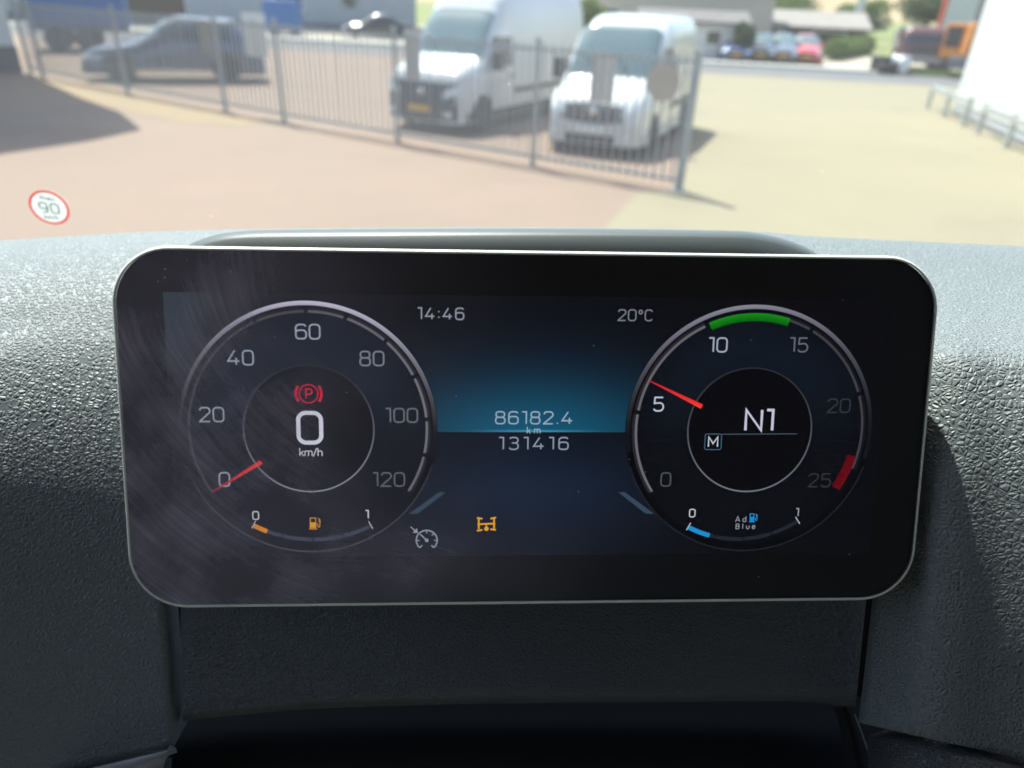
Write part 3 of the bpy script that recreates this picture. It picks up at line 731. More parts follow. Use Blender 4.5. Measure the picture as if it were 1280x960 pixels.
# stacked tyres and a steel drum beside the lorry
for i, (px, py, nst) in enumerate(((1104, 92, 3), (1114, 94, 2))):
    q = G(px, py)
    for k in range(nst):
        o = MB().lathe([(.28, -.12), (.46, -.12), (.52, -.07), (.52, .07), (.46, .12), (.28, .12), (.26, 0)], 24, Matrix.Rotation(R(90), 4, 'X')).build('stacked_tyre', rubber, smooth=True)
        o.location = (q.x, q.y+.5, .14+.25*k); tag(o, [['bottom', 'middle', 'top'], ['lower', 'upper']][i][k]+[' black tyre in the stack of three beside the maroon lorry', ' black tyre of the pair stacked next to the silver drum'][i], 'tyre', 'tyres stacked beside the lorry')
for i, (px, py, lab, mm) in enumerate(((1122, 94, 'pale silver steel drum between the tyres and the lorry', alloy), (1130, 95, 'white plastic drum next to the maroon lorry', whitebd))):
    q = G(px, py)
    root = empty('drum', lab, 'drum', Matrix.Translation((q.x, q.y+.4, 0)))
    MB().lathe([(.29, 0), (.29, .28), (.305, .30), (.29, .32), (.29, .58), (.305, .60), (.29, .62), (.29, .88)], 22, Matrix.Rotation(R(90), 4, 'X')).build('barrel', mm, root, smooth=True)
    MB().lathe([(.27, .885), (.27, .90)], 22, Matrix.Rotation(R(90), 4, 'X')).build('lid', dgrey, root)
#@@CAB
# ================================================================== THE CAB
pad_m = leather_mat('dash_leather', (0.150, 0.172, 0.182))
shroud_m = leather_mat('shroud_leather', (0.070, 0.083, 0.094), 0.45, 480, 0.9, 0.001)
soft_black = mat('soft_black', (0.005, 0.006, 0.008), 0.75, spec=0.2, bump=0.2, bscale=900, bdist=0.0003)
satin = mat('satin_trim', (0.24, 0.265, 0.29), 0.45, bump=0.15, bscale=1200, bdist=0.0002)
lower_m = leather_mat('lower_leather', (0.06, 0.066, 0.072), 0.45, 430, 0.6, 0.0008)

dash = empty('dashboard', 'black grained leather dashboard of a lorry cab around the instrument display', 'dashboard', Matrix.Translation((0, .6, 2.2)))
DI = dash.matrix_world.inverted()
def dbuild(mb, name, m, parent=dash, **k):
    base = Vector((0, .6, 2.2))
    mb.v = [tuple(Vector(v)-base) for v in mb.v]
    if k.get('recalc') is False: mb.f = [f[::-1] for f in mb.f]
    return mb.build(name, m, parent, **k)

YTOP = [(-700, 352), (-300, 325), (0, 301), (140, 292), (280, 287), (640, 284), (940, 289), (1010, 295), (1280, 308), (1600, 328), (2000, 360)]
# the pad's cross-section, from how steeply it faces the driver (degrees) at each step down from its far edge
EPS = [(0, 111), (20, 96), (45, 82), (80, 69), (130, 54), (180, 43), (250, 33.5), (330, 27.5), (420, 24), (640, 19), (900, 16)]
def make_profile():
    n = 460; out = [(0, 0.0)]; d = 0.0
    for k in range(n):
        o = (k+.5)*2; d -= math.tan(R(min(82.5, smooth_interp(EPS, o)-28.5)))*(.41+.1*max(0, 1-o/60))/FPX*2; out.append(((k+1)*2, d))
    ref = out[175][1]
    return [(o, .394+d-ref) for o, d in out]
PROF = make_profile()
WR = [(960, 1.0), (1030, .955), (1092, .885), (1130, .838), (1165, .803), (1205, .787), (1240, .784), (1280, .775), (1400, .74), (1700, .68), (2000, .66)]
def wrapf(px, o=999):
    k = sstep(10, 150, o)
    if px < 640: return 1-0.13*sstep(260, -400, px)*max(k, .75)
    return 1-(1-smooth_interp(WR, px))*k
cols_l = list(range(-700, 0, 40))+list(range(0, 198, 12))+[201]
cols_c = list(range(230, 1092, 26))
cols_r = [1092]+list(range(1104, 1300, 12))+list(range(1300, 2001, 40))
cols = cols_l+cols_c+cols_r
def ybot(px):
    if px <= 204: return 932+(204-px)*0.235
    return 903+(px-1092)*0.235
rows = []; R1 = 44; R2 = 24
for i in range(R1+R2+1):
    row = []
    for px in cols:
        yt = smooth_interp(YTOP, px)
        if i <= R1:
            q = (i/R1)**1.8; py = yt+(738-yt)*q; x = px
        else:
            py = lerp(738, ybot(px) if (px <= 204 or px >= 1092) else 760, (i-R1)/R2); x = px
            if px <= 201: x = px+sstep(-100, 201, px)*(py-738)*.085
            elif px >= 1092: x = px-sstep(1400, 1092, px)*(py-738)*.115
        dep = interp(PROF, py-yt)*wrapf(px, py-yt)
        row.append(P(x, py, dep))
    rows.append(row)
jl, jr = len(cols_l)-1, len(cols_l)+len(cols_c)
pad = MB().grid(rows, keep=lambda i, j: i < R1 or j < jl or j >= jr)
used = sorted({k for f in pad.f for k in f}); rm = {k: n for n, k in enumerate(used)}
pad.v = [pad.v[k] for k in used]; pad.f = [tuple(rm[k] for k in f) for f in pad.f]; pad.c = pad.c[:len(used)]
po = dbuild(pad, 'pad', pad_m, smooth=True, recalc=False)
po['label'] = 'grained black leather pad, sunlit on its top'
so = po.modifiers.new('thick', 'SOLIDIFY'); so.thickness = 0.022; so.offset = -1 if True else 1
# shroud panel below the display
def grid_part(name, m, rowsdef, cols_fn, n=40, thick=0.0, label=None, parent=dash):
    rr = []
    for (py_fn, dep_fn) in rowsdef:
        row = []
        for k in range(n+1):
            t = k/n; px = cols_fn(t, py_fn(t)); row.append(P(px, py_fn(t), dep_fn(t)))
        rr.append(row)
    o = dbuild(MB().grid(rr), name, m, parent, smooth=True, recalc=False)
    if thick: s_ = o.modifiers.new('thick', 'SOLIDIFY'); s_.thickness = thick; s_.offset = -1
    if label: o['label'] = label
    return o
def sh_bot(t): return smooth_interp([(0, 901), (.2, 886), (.5, 879), (.9, 877), (1, 884)], t)
def sh_x(t, py): return lerp(225+(py-738)*.02, 1084-(py-738)*.100, t)
rd = []
for i in range(15):
    q = i/14
    rd.append(((lambda t, q=q: lerp(715, sh_bot(t), q)), (lambda t, q=q: .399+.004*q+.012*max(0, q-.93)/.07)))
grid_part('column_shroud', shroud_m, rd, sh_x, thick=.010, label='finely grained panel below the display')
# dark steering column cover set back below the shroud
rd = []
for py, dep in ((860, .50), (880, .47), (900, .448), (925, .438), (960, .44), (1010, .455), (1080, .49)):
    rd.append(((lambda t, py=py: py+14*abs(2*t-1)**3), (lambda t, dep=dep: dep+.02*abs(2*t-1)**4)))
grid_part('column_cover', soft_black, rd, lambda t, py: lerp(190, 1110, t), label='smooth black steering column cover in the recess')
# lower trims left and right
def strip(name, m, pts_top, pts_bot, thick, label=None):
    rr = []
    for k in range(7):
        q = k/6; rr.append([P(lerp(a[0], b[0], q), lerp(a[1], b[1], q), lerp(a[2], b[2], q)-.003*math.sin(math.pi*q)) for a, b in zip(pts_top, pts_bot)])
    o = dbuild(MB().grid(rr), name, m, smooth=True, recalc=False)
    s_ = o.modifiers.new('thick', 'SOLIDIFY'); s_.thickness = thick; s_.offset = -1
    if label: o['label'] = label
    return o
xs = [-500, -300, -100, 40, 120, 168, 208]
strip('lower_trim', satin, [(x, 938+(208-x)*.235, .398) for x in xs], [(x-4, 962+(208-x)*.215, .402) for x in xs], .012, 'satin grey trim strip below the left pad')
strip('lower_panel', lower_m, [(x-4, 966+(208-x)*.215, .408) for x in xs], [(x-10, 1150+(208-x)*.2, .44) for x in xs], .012)
xs = [1092, 1140, 1200, 1300, 1500, 1800]
strip('lower_panel', lower_m, [(x-8, 920+(x-1092)*.225, .408*wrapf(x)) for x in xs], [(x, 1120+(x-1092)*.2, .43*wrapf(x)) for x in xs], .012, 'black grained panel below the right pad')
# small moulded rib at the right end of the recess
rr = []
for k in range(13):
    q = k/12; py = lerp(884, 985, q); x0 = 1040+26*q**.6-6*q; x1 = 1068+30*math.sin(q*1.4)
    rr.append([P(lerp(x0, x1, s/6), py, .43-.012*math.sin(math.pi*s/6)) for s in range(7)])
o = dbuild(MB().grid(rr), 'moulded_rib', satin if False else soft_black, smooth=True, recalc=False)
rr = []
for k in range(13):
    q = k/12; py = lerp(893, 1000, q); x1 = 1067+30*math.sin(q*1.4)
    rr.append(P(x1, py, .425))
dbuild(MB().tube(rr, .0009, 6), 'rib_edge', satin, smooth=True)
# cowl standing behind the display
def cw_top(px): return smooth_interp([(215, 318), (250, 300), (285, 291), (330, 288), (640, 286), (920, 289), (955, 293), (1000, 306), (1035, 326)], px)
rd = []; cw_cols = [215+820*k/60 for k in range(61)]
rr = []
for off_, dep in ((130, .386), (60, .3855), (25, .3855), (9, .3865), (3.5, .389), (1.2, .393), (0, .400), (-.3, .42), (0, .46), (3, .49), (12, .505), (45, .52), (120, .535)):
    rr.append([P(px, max(cw_top(px)+off_, 0), dep) for px in cw_cols])
o = dbuild(MB().grid(rr), 'display_cowl', mat('cowl_plastic', (.085, .10, .105), .42, bump=.25, bscale=1500, bdist=.0003), smooth=True, recalc=False)
o['label'] = 'smooth black cowl rising behind the display'
# main body of the dashboard under the pad, out to both doors
mb = MB(); mb.box((-.96, .46, 1.75), (1.50, .66, 2.28)); dbuild(mb, 'carcass', soft_black, bevel=.03)
mb = MB(); mb.box((.62, .28, 1.75), (1.50, .67, 2.38)); dbuild(mb, 'passenger_pad', pad_m, bevel=.05)
mb = MB(); mb.bar(P(640, 560, .335), P(640, 560, .40), .12, .06); dbuild(mb, 'display_mount', soft_black)

# ------------------------------------------------------------------ the instrument display
DX = Vector((0.998, 0.0623, 0.0105)).normalized(); DY = Vector((-0.0318, 0.3515, 0.9356))
DZ = DX.cross(DY).normalized(); DY = DZ.cross(DX)
DO = P(655, 532, .30)
DM = Matrix((DX, DY, DZ)).transposed().to_4x4(); DM.translation = DO
disp = empty('instrument_display', 'wide glossy black digital instrument display with two round gauges', 'display', DM)
def Lp(px, py):                             # the point of the screen plane seen at a pixel, in screen metres
    d = ray(px, py); t = (DO-CC).dot(DZ)/d.dot(DZ); p = CC+d*t-DO; return Vector((p.dot(DX), p.dot(DY)))
PXM = 0.000341                               # metres of screen per pixel, about
def rrect(w, h, r, n=14, cx=0, cy=0):
    pts = []
    for (sx, sy, a0) in ((1, 1, 0), (-1, 1, 90), (-1, -1, 180), (1, -1, 270)):
        for k in range(n+1):
            a = R(a0+90*k/n); pts.append((cx+sx*(w/2-r)+r*math.cos(a), cy+sy*(h/2-r)+r*math.sin(a)))
    return pts
GW, GH, GX, GY, GR = .3414, .1518, .0045, -.0034, .0235
def ringloft(mb, loops):                    # loops of (inset, z)
    rings = [[(x, y, z) for x, y in rrect(GW-2*i, GH-2*i, max(.002, GR-i), 14, GX, GY)] for i, z in loops]
    n = len(rings[0]); vs = [p for r_ in rings for p in r_]; fs = []
    for a in range(len(rings)-1):
        for k in range(n): fs.append((a*n+k, a*n+(k+1) % n, (a+1)*n+(k+1) % n, (a+1)*n+k))
    return mb.add(vs, fs), n
mb, n = ringloft(MB(), [(.0006, -.0016), (.0003, -.004), (.0012, -.010), (.004, -.020), (.010, -.075)])
mb.f.append(tuple(range(4*n, 5*n))); mb.build('housing', soft_black, disp, smooth=True)
mb, n = ringloft(MB(), [(.0013, .0009), (.0009, .0012), (.0003, .0009), (-.0002, .0), (-.0002, -.0010), (.0004, -.0016)])
mb.build('rim', mat('rim_metal_gleam', (.90, .93, .84), .4, metal=.15), disp, smooth=True)  # pale greenish colour stands in for a bright reflection along the edge
mb, n = ringloft(MB(), [(.0013, .0)]); mb.f.append(tuple(range(n)))
mb.build('backing', mat('screen_black', (.004, .004, .006), .4), disp)

# screen picture: emission held in the mesh colours
scr = emit_attr('screen_light', 1.0)
def srgb(r, g, b):
    f = lambda c: (c/255/12.92 if c/255 <= .04045 else ((c/255+.055)/1.055)**2.4)
    return Vector((f(r), f(g), f(b)))
EXPO = 2**sc.view_settings.exposure
def E(r, g, b, k=1.0): v = srgb(r, g, b)*k/EXPO; return (v.x, v.y, v.z)
AX0, AX1, AY0, AY1 = -.1462, .1548, -.0572, .0544
hy = Lp(667, 540).y
xsv = [lerp(AX0, AX1, k/150) for k in range(151)]
ysv = sorted([lerp(AY0, AY1, k/70) for k in range(71) if abs(lerp(AY0, AY1, k/70)-hy) > .0006]+[hy-.00012, hy+.00012, hy+.0004, hy+.0012])
rows = []; colr = []
cx = Lp(667, 540).x
for y in ysv:
    row = []
    for x in xsv:
        row.append((x, y, .0001))
        gx = math.exp(-((x-cx)/.052)**2)
        if y > hy: 
            h = (y-hy)
            a = Vector(E(3, 82, 108))*gx*math.exp(-(h/.019)**1.7)*.95+Vector(E(26, 46, 84))*gx*math.exp(-(h/.032)**2)*.25
            if h < .0006: a += Vector(E(70, 150, 175))*math.exp(-((x-cx)/.02)**2)*.6
        else:
            h = hy-y; a = Vector(E(22, 42, 66))*gx*(.25+.75*math.exp(-((h-.026)/.018)**2))*.55
        a += Vector(E(17, 18, 24))*(.55+.45*sstep(.10, -.12, x))+Vector(E(62, 82, 94))*.40*sstep(-.118, -.146, x)*sstep(.01, .045, y)
        colr.append(tuple(a))
    rows.append(row)
MB().grid(rows, colr).build('screen', scr, disp, colors=True, recalc=False)['label'] = 'lit screen with a teal glow over a dark horizon'

# --- stroke lettering
def arc(cx, cy, rx, ry, a0, a1, n=8): return [(cx+rx*math.cos(R(lerp(a0, a1, k/n))), cy+ry*math.sin(R(lerp(a0, a1, k/n)))) for k in range(n+1)]
def rr_path(x0, y0, x1, y1, r, start=0): return arc(x1-r, y1-r, r, r, 0, 90)+arc(x0+r, y1-r, r, r, 90, 180)+arc(x0+r, y0+r, r, r, 180, 270)+arc(x1-r, y0+r, r, r, 270, 360)+[(x1, y1-r)]
Wd = .70
GL = {
 '0': (Wd, [rr_path(0, 0, Wd, 1, .24)]), 
 '1': (.36, [[(0, 1), (.33, 1), (.33, 0)]]),
 '2': (Wd, [[(0, .80)]+arc(.22, .78, .20, .22, 160, 90)+arc(Wd-.22, .76, .22, .24, 90, -30)+[(.02, .04), (0, 0), (Wd, 0)]]),
 '3': (Wd, [arc(.22, .78, .2, .22, 150, 90)+arc(Wd-.24, .77, .22, .23, 90, -90)+[(.2, .54)], [(.3, .54)]+arc(Wd-.26, .27, .26, .27, 90, -90)+arc(.24, .24, .24, .24, 270, 200)]),
 '4': (.78, [[(.46, 1), (0, .26), (.78, .26)], [(.56, .50), (.56, 0)]]),
 '5': (Wd, [[(Wd-.04, 1), (.08, 1), (.05, .56)]+arc(Wd-.28, .30, .28, .30, 90, -90)+arc(.24, .24, .24, .24, 270, 200)]),
 '6': (Wd, [rr_path(0, 0, Wd, .60, .22), [(0, .3)]+arc(.26, .74, .26, .26, 180, 90)+[(Wd-.22, 1)]+arc(Wd-.22, .78, .22, .22, 90, 25)]),
 '8': (Wd, [rr_path(.03, .54, Wd-.03, 1, .2), rr_path(0, 0, Wd, .54, .22)]),
 '9': (Wd, [rr_path(0, .40, Wd, 1, .22), [(Wd, .7)]+arc(Wd-.26, .26, .26, .26, 0, -90)+[(.2, 0)]]),
 '.': (.10, [[(.05, 0), (.05, .10)]]), ':': (.12, [[(.06, .12), (.06, .24)], [(.06, .62), (.06, .74)]]),
 'N': (.84, [[(0, 0), (0, 1), (.84, 0), (.84, 1)]]), 'M': (.92, [[(0, 0), (0, 1), (.46, .32), (.92, 1), (.92, 0)]]),
 'P': (.64, [[(0, 0), (0, 1), (.38, 1)]+arc(.38, .72, .26, .28, 90, -90)+[(0, .44)]]),
 'C': (.68, [arc(Wd-.26, .76, .22, .24, 20, 90)+arc(.26, .74, .26, .26, 90, 180)+arc(.26, .26, .26, .26, 180, 270)+arc(Wd-.26, .24, .22, .24, 270, 340)]),
 'o': (.36, [arc(.18, .80, .16, .17, 0, 360, 14)]),
 'k': (.50, [[(0, 0), (0, 1.05)], [(.46, .66), (.04, .30)], [(.16, .40), (.50, 0)]]),
 'm': (.90, [[(0, 0), (0, .68)], [(0, .46)]+arc(.22, .46, .22, .22, 180, 90)+arc(.25, .48, .2, .2, 90, 0)+[(.45, 0)], [(.45, .46)]+arc(.67, .46, .22, .22, 180, 90)+arc(.70, .48, .2, .2, 90, 0)+[(.90, 0)]]),
 'h': (.52, [[(0, 0), (0, 1.05)], [(0, .44)]+arc(.24, .44, .24, .24, 180, 90)+arc(.30, .46, .22, .22, 90, 0)+[(.52, 0)]]),
 '/': (.44, [[(0, -.06), (.44, 1.06)]]),
 'A': (.82, [[(0, 0), (.41, 1), (.82, 0)], [(.14, .30), (.68, .30)]]),
 'd': (.58, [[(.58, 0), (.58, 1.05)], arc(.29, .33, .29, .34, 0, 360, 16)]),
 'B': (.66, [[(0, .5), (0, 1), (.36, 1)]+arc(.36, .76, .24, .24, 90, -90)+[(0, .52)], [(.36, .52)]+arc(.38, .26, .27, .26, 90, -90)+[(0, 0), (0, .5)]]),
 'l': (.16, [[(.06, 1.05), (.06, 0)]]),
 'u': (.54, [[(0, .68), (0, .24)]+arc(.24, .24, .24, .24, 180, 270)+arc(.30, .24, .24, .24, 270, 360)+[(.54, .68)]]),
 'e': (.58, [[(0, .36), (.58, .36)]+arc(.29, .36, .29, .32, 0, 180)+arc(.29, .33, .29, .33, 180, 320)]),
 'n': (.52, [[(0, 0), (0, .68)], [(0, .44)]+arc(.24, .44, .24, .24, 180, 90)+arc(.30, .46, .22, .22, 90, 0)+[(.52, 0)]]),
}
def ribbon(mb, pts, w, z, col):
    pts = [Vector(p) for p in pts]; q = [pts[0]]
    for p in pts[1:]:
        if (p-q[-1]).length > 1e-7: q.append(p)
    closed = (q[0]-q[-1]).length < w*.02
    if closed: q = q[:-1]
    n = len(q); L_, R_ = [], []
    for i, p in enumerate(q):
        a = q[i-1] if (i > 0 or closed) else None; b = q[(i+1) % n] if (i < n-1 or closed) else None
        d0 = (p-a).normalized() if a is not None else (b-p).normalized(); d1 = (b-p).normalized() if b is not None else d0
        n0, n1 = Vector((-d0.y, d0.x)), Vector((-d1.y, d1.x)); mm = n0+n1
        if mm.length < .25: mm = n0
        mm.normalize(); k = min(2.2, 1/max(.3, mm.dot(n0)))
        L_.append(p+mm*w/2*k); R_.append(p-mm*w/2*k)
    vs = [(p.x, p.y, z) for p in L_]+[(p.x, p.y, z) for p in R_]
    rng = range(n) if closed else range(n-1)
    mb.add(vs, [(i, (i+1) % n, n+(i+1) % n, n+i) for i in rng], col)
def text(name, s, px, py, hpx, col, w=.11, gap=.22, wide=1.0, parent=disp, z=.00042, total=None, m=None):
    c = Lp(px, py); h = hpx*PXM; ws = [GL[ch][0]*wide if ch != ' ' else .4 for ch in s]
    adv = [x+gap for x in ws]; tot = sum(adv)-gap
    if total: gap += (total/hpx-tot)/max(1, len(s)-1); tot = total/hpx
    x = -tot/2; mb = MB()
    up = Vector((0.0, 1.0)); rt = Vector((1.0, 0.0))
    for i, (ch, cw) in enumerate(zip(s, ws)):
        if ch != ' ':
            for k, path in enumerate(GL[ch][1]):
                ribbon(mb, [(c.x+(x+a*wide)*h, c.y+(b-.5)*h) for a, b in path], w*h, z+.00001*((i*3+k) % 7), col)
        x += cw+gap
    return mb.build(name, m or scr, parent, colors=True, recalc=False)
def arcband(mb, c, r0, r1, a0, a1, z, colf, n=60):
    rows = [[], []]; cl = []
    for rr_ in (r0, r1):
        pass
    cols0, cols1 = [], []
    for k in range(n+1):
        t = k/n; a = R(lerp(a0, a1, t)); rows[0].append((c.x+r0*math.cos(a), c.y+r0*math.sin(a), z)); rows[1].append((c.x+r1*math.cos(a), c.y+r1*math.sin(a), z))
        q = colf(t); 
        if isinstance(q[0], (tuple, list)): cols0.append(tuple(q[0])); cols1.append(tuple(q[1]))
        else: cols0.append(tuple(q)); cols1.append(tuple(q))
    mb.grid(rows, cols0+cols1); return mb
def poly(mb, pxs, z, col):
    pts = [Lp(*p) for p in pxs]; mb.add([(p.x, p.y, z) for p in pts], [tuple(range(len(pts)))], col); return mb
def mixc(a, b, t): return tuple(lerp(x, y, t) for x, y in zip(a, b))
grey_t = (150, 160, 176)

def dial(name, label, c, Ro, ri, numerals, bright, right):
    # dial face: dark disc with a faint blue ring round the hub
    rad = [0, ri*.6, ri*.995, ri*1.005, ri*1.25, ri*1.55, Ro*.80, Ro*.93, Ro*.955, Ro*.985, Ro]
    k0 = .55 if right else 1.0
    def fcol(r_, a):
        up = sstep(-.35, .8, math.sin(a)); s_ = r_/Ro
        if r_ < ri: v = Vector(E(13, 13, 19))*k0
        elif s_ < .95: v = Vector(E(15, 16, 22))*k0+Vector(E(24, 42, 62))*(.12+.55*up)*math.exp(-((r_-ri*1.25)/(.30*Ro))**2)*(.36 if right else .55)
        else: v = Vector(E(10, 11, 16))*k0
        return tuple(v)
    rows = []; cl = []
    N = 96
    for r_ in rad:
        row = []
        for k in range(N+1):
            a = 2*math.pi*k/N; row.append((c.x+max(r_, 1e-5)*math.cos(a), c.y+max(r_, 1e-5)*math.sin(a), .0002)); cl.append(fcol(r_, a))
        rows.append(row)
    d = MB().grid(rows, cl).build(name, scr, disp, colors=True, recalc=False); d['label'] = label
    # bright outer arc fading to both ends
    def oc(t):
        k = max(0.0, math.sin(math.pi*min(1, max(0, t))))**2.6; k *= bright
        if right: k *= lerp(1.0, .25, t)
        return mixc(E(16, 16, 22), E(176, 174, 196), k), mixc(E(20, 20, 28), E(205, 203, 222), k)
    arcband(MB(), c, Ro*.962, Ro*.995, 190, -14, .00026, oc, 110).build('outer_ring', scr, d, colors=True, recalc=False)
    MB_ = MB(); arcband(MB_, c, Ro*.990, Ro*1.002, 197, 343, .00027, lambda t: mixc(E(44, 47, 58), E(70, 72, 84), math.sin(math.pi*t)) if not right else E(30, 32, 40), 80)
    MB_.build('lower_ring', scr, d, colors=True, recalc=False)
    # inner rail in segments
    segs = [(213, 181), (179, 152), (150, 133), (131, 115.5), (114, 91), (89, 72), (70, 50), (48, 28), (26, 6), (4, -12), (-14, -33)] if not right else [(213, 172), (170, 116), (76, 62), (60, 20), (18, -20)]
    for a0, a1 in segs:
        am = (a0+a1)/2; k = .25+.75*max(0, math.cos(R(am-(20 if not right else 175)))); k = min(1, k)*(1 if not right else .85)
        arcband(MB(), c, Ro*.905, Ro*.925, a0, a1, .00030, lambda t, k=k: mixc(E(34, 35, 42), E(128, 126, 136), k*.75), 18).build('rail_segment', scr, d, colors=True, recalc=False)
        arcband(MB(), c, Ro*.925, Ro*.947, a0, a1, .00030, lambda t, k=k: mixc(E(12, 13, 17), E(40, 40, 46), k), 18).build('rail_shade', scr, d, colors=True, recalc=False)
    # radial hair lines
    for k in range(26):
        a = R(205-k*9.2); r0, r1 = Ro*(.58+.05*math.sin(k*2.3)), Ro*.90
        mb = MB(); ribbon(mb, [(c.x+r0*math.cos(a), c.y+r0*math.sin(a)), (c.x+r1*math.cos(a), c.y+r1*math.sin(a))], .00018, .00032, E(44, 52, 62, .75 if not right else .4))
        mb.build('hair_line', scr, d, colors=True, recalc=False)
    # hub ring
    arcband(MB(), c, ri*.988, ri*1.012, 0, 360, .00034, lambda t: mixc(E(40, 42, 50), E(150, 156, 166) if not right else E(120, 126, 136), (.5-.5*math.sin(2*math.pi*t))**1.5*.85), 120).build('hub_ring', scr, d, colors=True, recalc=False)
    for (s, px, py, k) in numerals:
        text('numeral', s, px, py, 17, E(*[v*k for v in (176, 186, 204)]), w=.115, gap=.24, wide=1.02, parent=d)
    return d
C1, C2 = Vector((-.0897, -.0016)), Vector((.0972, -.0019))
D1 = dial('speedometer', 'round speed gauge reading zero with a red needle', C1, .0534, .0268,
          [('0', 281, 599, .95), ('20', 265, 518, .88), ('40', 301, 447, .88), ('60', 385, 414.5, .88), ('80', 465, 448, .70), ('100', 502, 519, .58), ('120', 486, 599, .52)], 1.0, False)
D2 = dial('rev_counter', 'round engine speed gauge with a green arc and red needle', C2, .0540, .0270,
          [('0', 832, 599, .42), ('5', 823, 505, 1.05), ('10', 897, 431, .92), ('15', 998, 431, .55), ('20', 1048, 507, .27), ('25', 1024, 600, .26)], .66, True)
def needle(d, p0, p1, w0, w1):
    a, b = Lp(*p0), Lp(*p1); n_ = (b-a).normalized(); s_ = Vector((-n_.y, n_.x)); mb = MB()
    mb.add([(*(a+s_*w0*PXM/2), .0005), (*(a-s_*w0*PXM/2), .0005), (*(b-s_*w1*PXM/2), .0005), (*(b+s_*w1*PXM/2), .0005)], [(0, 1, 2, 3)], [E(255, 66, 52), E(235, 40, 40), E(190, 30, 48), E(190, 30, 48)])
    mb.build('needle', scr, d, colors=True, recalc=False)['label'] = 'thin red needle'
needle(D1, (327, 577), (265, 615), 5.5, 1.2); needle(D2, (877, 508), (811, 475.5), 6, 1.2)
text('speed_digit', '0', 387.5, 534.5, 37, E(222, 224, 240), w=.135, wide=1.06, parent=D1)
text('unit_text', 'km/h', 389, 565, 9.5, E(212, 214, 228), w=.13, gap=.16, parent=D1, total=27)
pk = MB(); c = Lp(386, 492)
arcband(pk, c, 10.4*PXM, 12*PXM, 0, 360, .00044, lambda t: E(205, 22, 58), 40)
arcband(pk, c, 13.8*PXM, 17*PXM, 142, 218, .00044, lambda t: E(205, 22, 58), 16); arcband(pk, c, 13.8*PXM, 17*PXM, -38, 38, .00044, lambda t: E(205, 22, 58), 16)
pko = pk.build('parking_brake_icon', scr, D1, colors=True, recalc=False); pko['label'] = 'red circled P parking brake symbol'
text('parking_letter', 'P', 386.5, 492, 11.5, E(210, 24, 60), w=.17, parent=D1, z=.00046)
# arcs on the rev counter
def ang(c, px, py): p = Lp(px, py)-c; return math.degrees(math.atan2(p.y, p.x)), p.length
def colarc(name, lab, p0, p1, ro, ri_, cin, cout, d, c):
    a0, _ = ang(c, *p0); a1, _ = ang(c, *p1)
    arcband(MB(), c, ri_, ro, a0, a1, .00040, lambda t: (cin, cout), 30).build(name, scr, d, colors=True, recalc=False)['label'] = lab
colarc('green_band', 'green economy band', (888, 409), (986, 402), .0502, .0468, E(3, 92, 10), E(24, 140, 28), D2, C2)
colarc('red_band', 'dark red over-speed band', (1071, 571), (1049, 613), .0490, .0450, E(92, 6, 18), E(104, 10, 22), D2, C2)
text('gear_text', 'N1', 949, 525, 26, E(196, 198, 218), w=.13, gap=.24, wide=.92, parent=D2)
text('mode_letter', 'M', 891, 552, 12.5, E(190, 200, 212), w=.14, parent=D2, wide=1.0)
mb = MB(); c = Lp(891, 552); ribbon(mb, [(c.x+x*PXM, c.y+y*PXM) for x, y in rr_path(-10.5, -10, 10.5, 10, 2.5)], 1.0*PXM, .00043, E(70, 100, 120)); mb.build('mode_box', scr, D2, colors=True, recalc=False)
mb = MB(); ribbon(mb, [Lp(902, 542.5), Lp(996, 542)], .8*PXM, .00043, E(78, 96, 112)); mb.build('divider_line', scr, D2, colors=True, recalc=False)
# small gauges
def small_gauge(name, lab, d, pl, pm_, pr, fillp, fill, k, icon):
    a, b, m_ = Lp(*pl), Lp(*pr), Lp(*pm_)
    ax = (a+b)/2; hh = (a-b).length/2; sg = (m_-ax).length; rad = (hh*hh+sg*sg)/(2*sg); cc = m_+(ax-m_).normalized()*rad
    a0, a1 = ang(cc, *pl)[0], ang(cc, *pr)[0]; af = ang(cc, *fillp)[0]
    root = arcband(MB(), cc, rad-.00085, rad+.00085, af, a1, .0003, lambda t: E(*[v*k for v in (62, 68, 84)]), 40).build(name, scr, disp, colors=True, recalc=False); root['label'] = lab
    arcband(MB(), cc, rad-.0010, rad+.0010, a0, af, .00032, lambda t: fill, 12).build('level', scr, root, colors=True, recalc=False)
    for q in (.25, .5, .75):
        t = lerp(a0, a1, q); mb = MB(); ribbon(mb, [(cc.x+(rad+s_)*math.cos(R(t)), cc.y+(rad+s_)*math.sin(R(t))) for s_ in (-.0014, .0014)], .0006, .00034, E(10, 11, 15)); mb.build('division', scr, root, colors=True, recalc=False)
    for t in (a0, a1):
        mb = MB(); ribbon(mb, [(cc.x+(rad+s_)*math.cos(R(t)), cc.y+(rad+s_)*math.sin(R(t))) for s_ in (-.0022, .0016)], .0004, .00036, E(190, 190, 200)); mb.build('end_mark', scr, root, colors=True, recalc=False)
    return root
FG = small_gauge('fuel_gauge', 'curved fuel gauge nearly empty with an orange level', disp, (316, 658), (390, 674), (463, 655), (334, 665), E(226, 140, 24), 1.0, None)
AG = small_gauge('additive_gauge', 'curved fluid gauge with a blue level', disp, (862, 655), (931, 673), (999, 654), (888, 665), E(30, 140, 205), .55, None)
text('numeral', '0', 320, 644, 10, E(206, 206, 216), w=.15, parent=FG); text('numeral', '1', 459, 642.5, 10, E(206, 206, 216), w=.16, parent=FG)
text('numeral', '0', 865, 641, 10, E(196, 196, 206), w=.15, parent=AG); text('numeral', '1', 996, 640, 10, E(150, 150, 160), w=.16, parent=AG)
